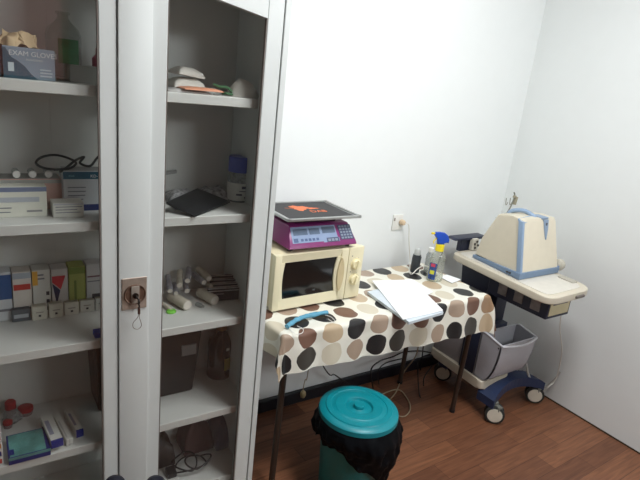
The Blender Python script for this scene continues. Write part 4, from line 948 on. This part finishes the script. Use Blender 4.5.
# rear navy handle behind the tray
h0 = at_y(451, 238.5, 1.69); h1 = at_y(482, 235, 1.69); s0 = at_y(458, 250, 1.69); s1 = at_y(469, 250, 1.69)
bm = BM(); add_box(bm, s0.x, s1.x, 1.675, 1.705, TRZ-.01, h1.z-.006, .004); hd = obj('rear_post', bm, navy, ct)
bm = BM(); add_hull(bm, [(h0.x, 1.66, h0.z-.004), (h1.x, 1.66, h1.z-.010), (h1.x, 1.72, h1.z-.010), (h0.x, 1.72, h0.z-.004), (h0.x+.02, 1.66, h0.z+.006), (h1.x, 1.66, h1.z+.004), (h1.x, 1.72, h1.z+.004), (h0.x+.02, 1.72, h0.z+.006)], [(0, 3, 2, 1), (4, 5, 6, 7), (0, 1, 5, 4), (1, 2, 6, 5), (2, 3, 7, 6), (3, 0, 4, 7)], .003, 2); obj('rear_handle', bm, navy, ct)
# connectors hanging at the rear of the tray
bm = BM(); q = at_y(474, 243, 1.66); add_box(bm, q.x-.022, q.x+.018, 1.645, 1.67, TRZ-.0, q.z+.026, .005)
cn = obj('connector_block', bm, mat('connector_white', (206, 202, 190), .5), ct)
bm = BM()
for dx, dz in ((-.012, .0), (.002, .012), (-.006, -.02), (.012, -.008)): add_lathe(bm, [(0, 0), (.006, 0), (.006, .004), (0, .004)], (q.x+dx, 1.645, q.z+dz), 14, axis=(0, -1, 0))
obj('socket', bm, mat('socket_dark', (60, 56, 54), .5), cn)
# base
BZ = .135
bp3 = round_poly([(1.945, 1.335, BZ), (2.165, 1.335, BZ), (2.215, 1.71, BZ), (1.965, 1.71, BZ)], [.03, .05, .03, .05])
bm = BM(); add_prism(bm, bp3, (0, 0, .045), .010, 3); bs_ = obj('base_tray', bm, beige, ct)
# front navy arch to the two front casters
bm = BM()
arc = []
cxa, ra, hz = 2.150, .20, .07
def arch(y0, y1):
    top, low = [], []
    N_ = 14
    for i in range(N_+1):
        t = i/N_; x_ = 1.955+t*.395; k_ = math.sin(PI*t)
        top.append((x_, y0+.045*k_, .122+.044*k_**.6)); low.append((x_, y0+.045*k_, .080+.036*k_**.7))
    for i in range(N_):
        a, c_, d_, e_ = top[i], top[i+1], low[i+1], low[i]
        w_ = .10-.03*math.sin(PI*i/N_)
        add_hull(bm, [a, c_, d_, e_]+[(p_[0], p_[1]+w_, p_[2]+(.0)) for p_ in (a, c_, d_, e_)], [(0, 1, 2, 3), (7, 6, 5, 4), (0, 4, 5, 1), (1, 5, 6, 2), (2, 6, 7, 3), (3, 7, 4, 0)])
    bmesh.ops.remove_doubles(bm, verts=bm.verts[:], dist=.0001)
arch(1.255, 1.34)
obj('front_arch', bm, navyb, ct, shade=50)
bm = BM()
for i in range(1): add_box(bm, 2.0, 2.30, 1.60, 1.66, .085, BZ+.005, .012)
obj('rear_arch', bm, navyb, ct)
tyre = mat('tyre_dark', (46, 48, 46), .6); hub = mat('hub_cream', (214, 208, 192), .45)
def caster(x_, y_, rot, r=.046):
    bm = BM(); R_ = Matrix.Rotation(rot, 3, 'Z')
    d = R_ @ V((0, -1, 0)); 
    wp = V((x_, y_, r))
    ax = R_ @ V((1, 0, 0))
    # fork
    f_ = BM(); add_lathe(f_, [(0, 0), (.018, 0), (.018, .02), (0, .02)], (x_, y_+.01, r+.036), 18)
    add_box(f_, x_-.014, x_+.014, y_-.030, y_+.034, r+.020, r+.046, .007)
    fk = obj('caster', f_, mat('fork_grey', (112, 112, 104), .5), ct)
    for s in (-1, 1):
        c0 = wp+ax*s*.010; c1 = ax*s
        add_lathe(bm, [(0, 0), (r*.80, 0), (r*.97, .002), (r, .006), (r*.97, .013), (r*.80, .015), (0, .015)], c0, 30, axis=c1)
    w_ = obj('wheel', bm, tyre, fk)
    bm = BM()
    for s in (-1, 1): add_lathe(bm, [(0, .0155), (r*.5, .0175), (r*.74, .0165), (r*.76, .0145), (r*.76, .010), (0, .010)], wp+ax*s*.010, 30, axis=ax*s)
    obj('hub', bm, hub, fk)
for args in ((1.990, 1.265, .75), (2.335, 1.290, .75), (2.035, 1.645, .75), (2.285, 1.63, .6)): caster(*args)
# paper bin / basket
BX0, BX1 = 1.957, 2.215
bm = BM()
def qprof(n=10):   # side profile in (y,z), front curved
    pts = [(1.405, .185), (1.405, .408), (1.375, .412), (1.282, .392)]
    for i in range(1, n+1):
        t = i/n; a = t*PI/2
        pts.append((1.282+.062*(1-math.cos(a)), .392-.206*math.sin(a)))
    return pts
pr = qprof()
t_ = .008
for xa in (BX0, BX1-t_): add_prism(bm, [(xa, y_, z_) for y_, z_ in pr], (t_, 0, 0), .002, 1)
fr = pr[3:]
for (y1, z1), (y2, z2) in zip(fr, fr[1:]):
    add_hull(bm, [(BX0, y1, z1), (BX1, y1, z1), (BX1, y2, z2), (BX0, y2, z2), (BX0, y1+t_, z1), (BX1, y1+t_, z1), (BX1, y2+t_, z2), (BX0, y2+t_, z2)], [(0, 1, 2, 3), (7, 6, 5, 4), (0, 4, 5, 1), (1, 5, 6, 2), (2, 6, 7, 3), (3, 7, 4, 0)])
add_box(bm, BX0, BX1, 1.397, 1.405, .185, .408); add_box(bm, BX0, BX1, 1.345, 1.40, .183, .19)
bk = obj('bin', bm, greyp, ct, shade=40)
bm = BM(); rim = [(BX0+.003, 1.405, .411), (BX0+.003, 1.375, .413), (BX0+.003, 1.292, .395), (BX0+.02, 1.275, .391), ((BX0+BX1)/2, 1.258, .388), (BX1-.02, 1.275, .391), (BX1-.003, 1.292, .395), (BX1-.003, 1.385, .412)]
add_tube(bm, rim, .0055, 8, sub=4); obj('bin_rim', bm, mat('rim_grey', (196, 196, 200), .45), bk)
bm = BM(); add_lathe(bm, [(0, 0), (.004, 0), (.004, .002), (0, .002)], (BX0, 1.297, .378), 12, axis=(-1, 0, 0)); obj('screw', bm, mat('socket_dark', (0, 0, 0)), bk)
bm = BM(); add_box(bm, 1.960, 2.15, 1.408, 1.500, .181, .425, .004); obj('back_box', bm, navy, ct)
bm = BM()
for i in range(3): add_box(bm, 1.958, 1.962, 1.482, 1.489, .375-.02*i, .385-.02*i)
obj('indicator', bm, mat('indicator_pale', (170, 176, 190), .5), ct)
bm = BM(); add_box(bm, 1.975, 2.15, 1.504, 1.690, .181, .36, .004); obj('rear_box', bm, mat('rear_grey', (150, 146, 148), .5), ct)

# ------------------------------------------------------------------ portable ultrasound on the tray
UZ = TRZ+.0015
us = thing('ultrasound_machine', 'cream portable ultrasound machine with light blue trim and carry handle', 'machine', (2.09, 1.42, UZ))
lb_ = mat('trim_blue', (140, 163, 190), .4, var=.02); crm = mat('machine_cream', (214, 206, 186), .42, var=.02)
# footprint: front wide, back narrower
def section(zf, grow=0):
    pass
fx0, fx1, fy = 1.958, 2.235, 1.275
bx0, bx1, by = 1.988, 2.215, 1.560
tz_f = UZ+.258; tz_b = UZ+.10
bm = BM()
prof = [(0, .020), (.050, .236), (.060, .252), (.12, .254), (.185, .246), (.200, .236), (.262, .11), (.280, .020)]   # (depth, z)
def lerpx(d):
    t = d/.280; return fx0+(bx0-fx0)*t, fx1+(bx1-fx1)*t
def body(prof, ins=0, bev=.008):
    a = []; c = []
    for d, z_ in prof:
        l_, r_ = lerpx(d); tp_ = .022*max(0, z_-.02)/.24
        a.append((l_+ins+tp_*.5, fy+d, UZ+z_)); c.append((r_-ins-tp_, fy+d, UZ+z_))
    n_ = len(a); vs = [bm.verts.new(p_) for p_ in a]; ws = [bm.verts.new(p_) for p_ in c]
    fs = [bm.faces.new(vs), bm.faces.new(ws[::-1])]
    for i in range(n_): fs.append(bm.faces.new((vs[i], ws[i], ws[(i+1) % n_], vs[(i+1) % n_])))
    if bev: bmesh.ops.bevel(bm, geom=list(set(fs[0].edges) | set(fs[1].edges)), offset=bev, segments=3, affect='EDGES', profile=.6)
body(prof, bev=.007)
obj('housing', bm, crm, us, shade=35)
bm = BM()
# blue base skirt
a = [(fx0-.012, fy-.006), (fx1+.004, fy-.004), (bx1+.004, by+.004), (bx0-.004, by+.004)]
def skirt(z0, z1a, z1b):
    lo = [(p_[0], p_[1], z0) for p_ in a]; hi = [(p_[0], p_[1], z1) for p_, z1 in zip(a, (z1a, z1a, z1b, z1b))]
    add_hull(bm, lo+hi, [(0, 3, 2, 1), (4, 5, 6, 7), (0, 1, 5, 4), (1, 2, 6, 5), (2, 3, 7, 6), (3, 0, 4, 7)], .003, 2)
skirt(UZ+.001, UZ+.030, UZ+.016)
bk_ = obj('base_skirt', bm, mat('skirt_blue', (112, 134, 160), .4, var=.02), us)
bm = BM()
for yy in (1.318, 1.332): add_box(bm, fx0-.0135, fx0-.006, yy, yy+.008, UZ+.012, UZ+.018)
obj('port', bm, mat('socket_dark', (0, 0, 0)), bk_)
bm = BM()
# blue band up the left front corner and across the top front
l_, _ = lerpx(.0)
def fpt(x, z_, o=0): return (x, fy+.050*max(0, z_-.02)/.216-o, UZ+z_)
add_hull(bm, [fpt(fx0-.003, .026, .003), fpt(fx0+.011, .026, .003), fpt(fx0+.011, .026, -.02), fpt(fx0-.003, .026, -.02), fpt(fx0+.007, .246, .003), fpt(fx0+.021, .246, .003), fpt(fx0+.021, .246, -.02), fpt(fx0+.007, .246, -.02)], [(0, 3, 2, 1), (4, 5, 6, 7), (0, 1, 5, 4), (1, 2, 6, 5), (2, 3, 7, 6), (3, 0, 4, 7)], .002, 2)
add_hull(bm, [fpt(fx0+.007, .240, .004), fpt(fx0+.021, .240, .004), (fx1-.09, fy+.094, UZ+.2560), (fx1-.09, fy+.112, UZ+.2560), (fx0+.012, fy+.080, UZ+.2530)]+[fpt(fx0+.007, .232, -.01), fpt(fx0+.021, .232, -.01), (fx1-.09, fy+.094, UZ+.249), (fx1-.09, fy+.112, UZ+.249), (fx0+.012, fy+.080, UZ+.246)], [(0, 1, 2, 3, 4), (9, 8, 7, 6, 5), (0, 5, 6, 1), (1, 6, 7, 2), (2, 7, 8, 3), (3, 8, 9, 4), (4, 9, 5, 0)])
obj('band', bm, lb_, us)
xm = fx0+.175
bm = BM(); add_prism(bm, [fpt(xm-.018, .246, .004), fpt(xm+.018, .246, .004), fpt(xm+.013, .205, .004), fpt(xm+.003, .160, .004), fpt(xm-.003, .160, .004), fpt(xm-.013, .205, .004)], (0, .008, 0), .001, 1)
add_box(bm, xm-.026, xm+.022, fy+.054, fy+.11, UZ+.247, UZ+.2565, .003, 2)
lt2 = obj('latch', bm, mat('latch_blue', (138, 158, 182), .4), us)
bm = BM(); q = fpt(xm, .228, .006); add_box(bm, q[0]-.005, q[0]+.005, q[1]-.001, q[1]+.003, q[2]-.006, q[2]+.006, .001, 1); obj('button', bm, mat('button_grey', (90, 96, 106), .5), lt2)
# handle
bm = BM(); hx = fx0+.10
ha = [(hx+.042, fy+.085, UZ+.246), (hx+.038, fy+.100, UZ+.256), (hx+.030, fy+.13, UZ+.266), (hx+.020, fy+.16, UZ+.264), (hx+.010, fy+.190, UZ+.252), (hx+.006, fy+.200, UZ+.232)]
add_tube(bm, ha, .010, 12, sub=6); obj('carry_handle', bm, lb_, us)
# right side knob and blue hinge
bm = BM(); q = at_x(559.5, 271, 2.262); add_lathe(bm, [(0, -.02), (.014, -.02), (.026, -.012), (.028, 0), (.026, .014), (.014, .02), (0, .02)], (2.268, fy+.02, UZ+.030), 24, axis=(1, 0, 0)); obj('side_knob', bm, mat('knob_grey', (186, 182, 168), .5), us)
bm = BM(); add_box(bm, fx1-.002, fx1+.02, fy+.003, fy+.05, UZ+.008, UZ+.030, .004); obj('hinge', bm, mat('hinge_blue', (84, 120, 172), .4), us)

# probe cable holder rising behind the machine
q0 = at_y(497, 218, 1.50); q1 = at_y(509, 211, 1.50); 
ph = thing('probe_holder', 'thin grey cable holder with clips rising behind the ultrasound machine', 'holder', (q1.x, 1.63, TRZ))
YH = 1.63
rod = [V((at_y(509, 212, YH).x-.03, YH, TRZ+.001)), V((at_y(506, 216, YH).x-.01, YH, at_y(506, 220, YH).z)), at_y(511, 206, YH), at_y(514.5, 196, YH), at_y(514, 192.5, YH)]
bm = BM(); add_tube(bm, rod, .0035, 8); obj('rod', bm, mat('rod_grey', (138, 138, 128), .4, .4), ph)
bm = BM(); c1 = at_y(514.5, 201, YH); add_box(bm, c1.x-.008, c1.x+.007, YH-.012, YH+.006, c1.z-.018, c1.z+.024, .003, 2, ry=.15); add_box(bm, c1.x-.018, c1.x-.003, YH-.010, YH+.004, c1.z+.018, c1.z+.030, .003, 2); obj('clip', bm, mat('clip_beige', (160, 154, 132), .5), ph)
bm = BM(); 
for px_ in (506.5, 510.5):
    a = at_y(px_, 198, YH-.01); b2 = at_y(px_-.8, 204, YH-.01); add_tube(bm, [a, b2, b2+V((.008, 0, -.003)), b2+V((.014, 0, .008))], .0022, 7)
obj('hook', bm, mat('clip_grey', (150, 148, 138), .5), ph)
bm = BM(); add_tube(bm, [at_y(496, 218, 1.56), at_y(502, 214.5, 1.58), at_y(509, 212, 1.62)], .002, 7)
obj('probe_wire', bm, mat('rod_grey', (0, 0, 0)), ph)

# cables of the cart
def cable(name, label, pts, r, m, cat='cable'):
    bm = BM(); add_tube(bm, pts, r, 8); o = obj(name, bm, m, shade=60); center(o, V(pts[-1])); return tag(o, label, cat)
cable('power_cable', 'black cable hanging from the rear left of the cart tray', [V((1.945, 1.715, TRZ-.01)), V((1.935, 1.725, .62)), V((1.94, 1.735, .45)), V((1.96, 1.745, .2)), V((1.98, 1.75, .006))], .0035, blk)
cable('hanging_cable', 'thin pale cable hanging beside the right wall under the tray', [V((2.275, 1.24, TRZ-.04)), at_x(560, 325, 2.32), at_x(562, 350, 2.34), at_x(558, 372, 2.39), at_x(554, 382, 2.40), at_x(548, 387, 2.37), V((2.38, 1.30, .005))], .0028, cordm)
tube = [at_y(514, 366, 1.36), at_y(525, 362, 1.33), at_y(528, 374, 1.30), at_y(534, 383, 1.29), at_y(540, 388, 1.29), at_x(547, 386, 2.40), at_x(555, 379, 2.42), at_x(560, 372, 2.42)]
cable('clear_tubing', 'clear plastic tubing looped beside the right front caster', tube, .005, mat('tubing', (196, 194, 188), .3, trans=.3))

# ================================================================== CABLES AND PLUG BELOW THE TABLE
Z0 = .0045
cable('beige_cord', 'beige cord looping over the floor behind the bin', [V((1.84, 1.70, .40)), V((1.83, 1.66, .20)), at_z(404, 372, .02), at_z(396, 392, Z0), at_z(384, 403, Z0), at_z(380, 396, Z0), at_z(398, 389.5, Z0), at_z(408, 400, Z0), at_z(410, 410, Z0), at_z(404, 416.5, Z0), at_z(395, 414, Z0), at_z(385, 405, Z0)], .0032, mat('cord_beige', (168, 150, 124), .5))
cable('black_cable', 'black cable arching from the skirting behind the bin up under the table', [at_z(373, 388, Z0), at_y(371, 370, 1.66), at_y(380, 361, 1.70), at_y(392, 357, 1.72), at_y(404, 352, 1.73), at_y(420, 351, 1.74), at_y(432, 353, 1.75)], .0035, blk)
cable('black_cable', 'second black cable curving beside the first under the table', [at_z(379, 384, Z0), at_y(378, 372, 1.69), at_y(384, 364, 1.72), at_y(396, 360, 1.735), at_y(406, 358, 1.74)], .003, blk)
cable('thin_black_cable', 'thin black cable slanting down from the cloth to the bin', [V((1.04, 1.70, .60)), at_y(325, 369, 1.72), at_y(335, 375, 1.71), at_y(350, 385, 1.70), at_z(366, 392, Z0)], .003, blk)
cable('floor_cable', 'black cable loop standing on the floor left of the rear caster', [at_y(430, 354, 1.70), at_y(419, 360, 1.68), at_y(418, 378, 1.66), at_z(420, 397, Z0), at_y(424, 392, 1.62), at_y(424, 378, 1.64), at_y(432, 366, 1.68)], .003, blk)
hp = thing('hanging_plug', 'beige plug on a thin cord hanging near the back wall left of the bin', 'plug', (at_y(303, 394, 1.74).x, 1.74, at_y(303, 398, 1.74).z))
bm = BM(); add_tube(bm, [V((at_y(306, 375, 1.72).x+.01, 1.72, .60)), at_y(308, 372, 1.735), at_y(305, 380, 1.74), at_y(303, 390, 1.74)], .0022, 7); obj('cord', bm, mat('cord_beige', (0, 0, 0)), hp)
q = at_y(303, 394, 1.74); bm = BM(); add_lathe(bm, [(0, -.018), (.010, -.016), (.014, -.004), (.012, .010), (.005, .018), (0, .018)], q, 20); obj('plug', bm, mat('plug_beige', (176, 158, 118), .5), hp)

# ================================================================== WASTE BIN
LZ = .355
pl = [at_z(319, 405, LZ), at_z(398.5, 411, LZ), at_z(356, 386, LZ), at_z(358, 441, LZ-.012)]
bcx = (pl[0].x+pl[1].x)/2; bcy = (pl[0].y+pl[1].y)/2
rL = .142
wb = thing('waste_bin', 'round teal plastic waste bin with lid and black liner', 'bin', (bcx, bcy, 0))
tl = mat('bin_teal', (0, 134, 146), .4, var=.03); tld = mat('bin_teal_body', (0, 118, 120), .42, var=.03)
bm = BM(); rb = .105; rt = .130; hbn = LZ-.022
add_lathe(bm, [(0, 0), (rb, 0), (rb+.004, .006), (rt, hbn-.01), (rt+.008, hbn-.01), (rt+.009, hbn), (rt-.003, hbn), (rb, .008), (0, .008)], (0, 0, 0), 56)
bdy = obj('bin_body', bm, tld, wb, world=False)
bm = BM()
add_lathe(bm, [(0, .016), (.018, .016), (.020, .013), (.020, .004), (.024, .002), (.046, .001), (.050, .009), (.054, .011), (.084, .0105), (.086, .009), (.100, .0085), (.102, .011), (.118, .011), (.121, .007), (rL-.006, .004), (rL, -.002), (rL+.001, -.018), (rL-.003, -.020), (rL-.005, -.006), (0, -.006)], (0, 0, LZ), 64)
obj('lid', bm, tl, wb, world=False, shade=35)
# liner: crumpled skirt folded over the rim
bm = BM(); NA, NH = 150, 18; g = []
for i in range(NA):
    a = 2*PI*i/NA; row = []
    fr_ = .5+.5*math.cos(a+.35)      # longest towards the right front
    low = .085+.055*noise.noise(V((math.cos(a)*1.7, math.sin(a)*1.7, 3)))+.11*max(0, math.cos(a+.95))**1.5
    for j in range(NH+1):
        t = j/NH; zz = hbn+.004-low*t
        rb2 = rt+.010+(.016+.012*max(0, math.cos(a+.6)))*math.sin(PI*min(1, t*1.1))
        n1 = noise.noise(V((math.cos(a)*6, math.sin(a)*6, zz*18)))*.013 + noise.noise(V((a*9, zz*60, 2)))*.006
        n1 *= min(1, t*3)
        R = max(rb2+n1+.003*math.sin(a*23)*t, rb+(rt-rb)*max(zz, 0)/hbn+.006)
        row.append(bm.verts.new((R*math.cos(a), R*math.sin(a), zz+.008*noise.noise(V((a*4, t*2, 9)))*t)))
    g.append(row)
for i in range(NA):
    for j in range(NH): bm.faces.new((g[i][j], g[(i+1) % NA][j], g[(i+1) % NA][j+1], g[i][j+1]))
obj('liner', bm, mat('liner_black', (10, 12, 16), .55, var=.2, spec=.10), wb, world=False, shade=60)

# ------------------------------------------------------------------ view
SC.view_settings.view_transform = 'Standard'; SC.view_settings.look = 'None'; SC.view_settings.gamma = 1
SC.view_settings.exposure = 0.0; SC.view_settings.use_curve_mapping = False
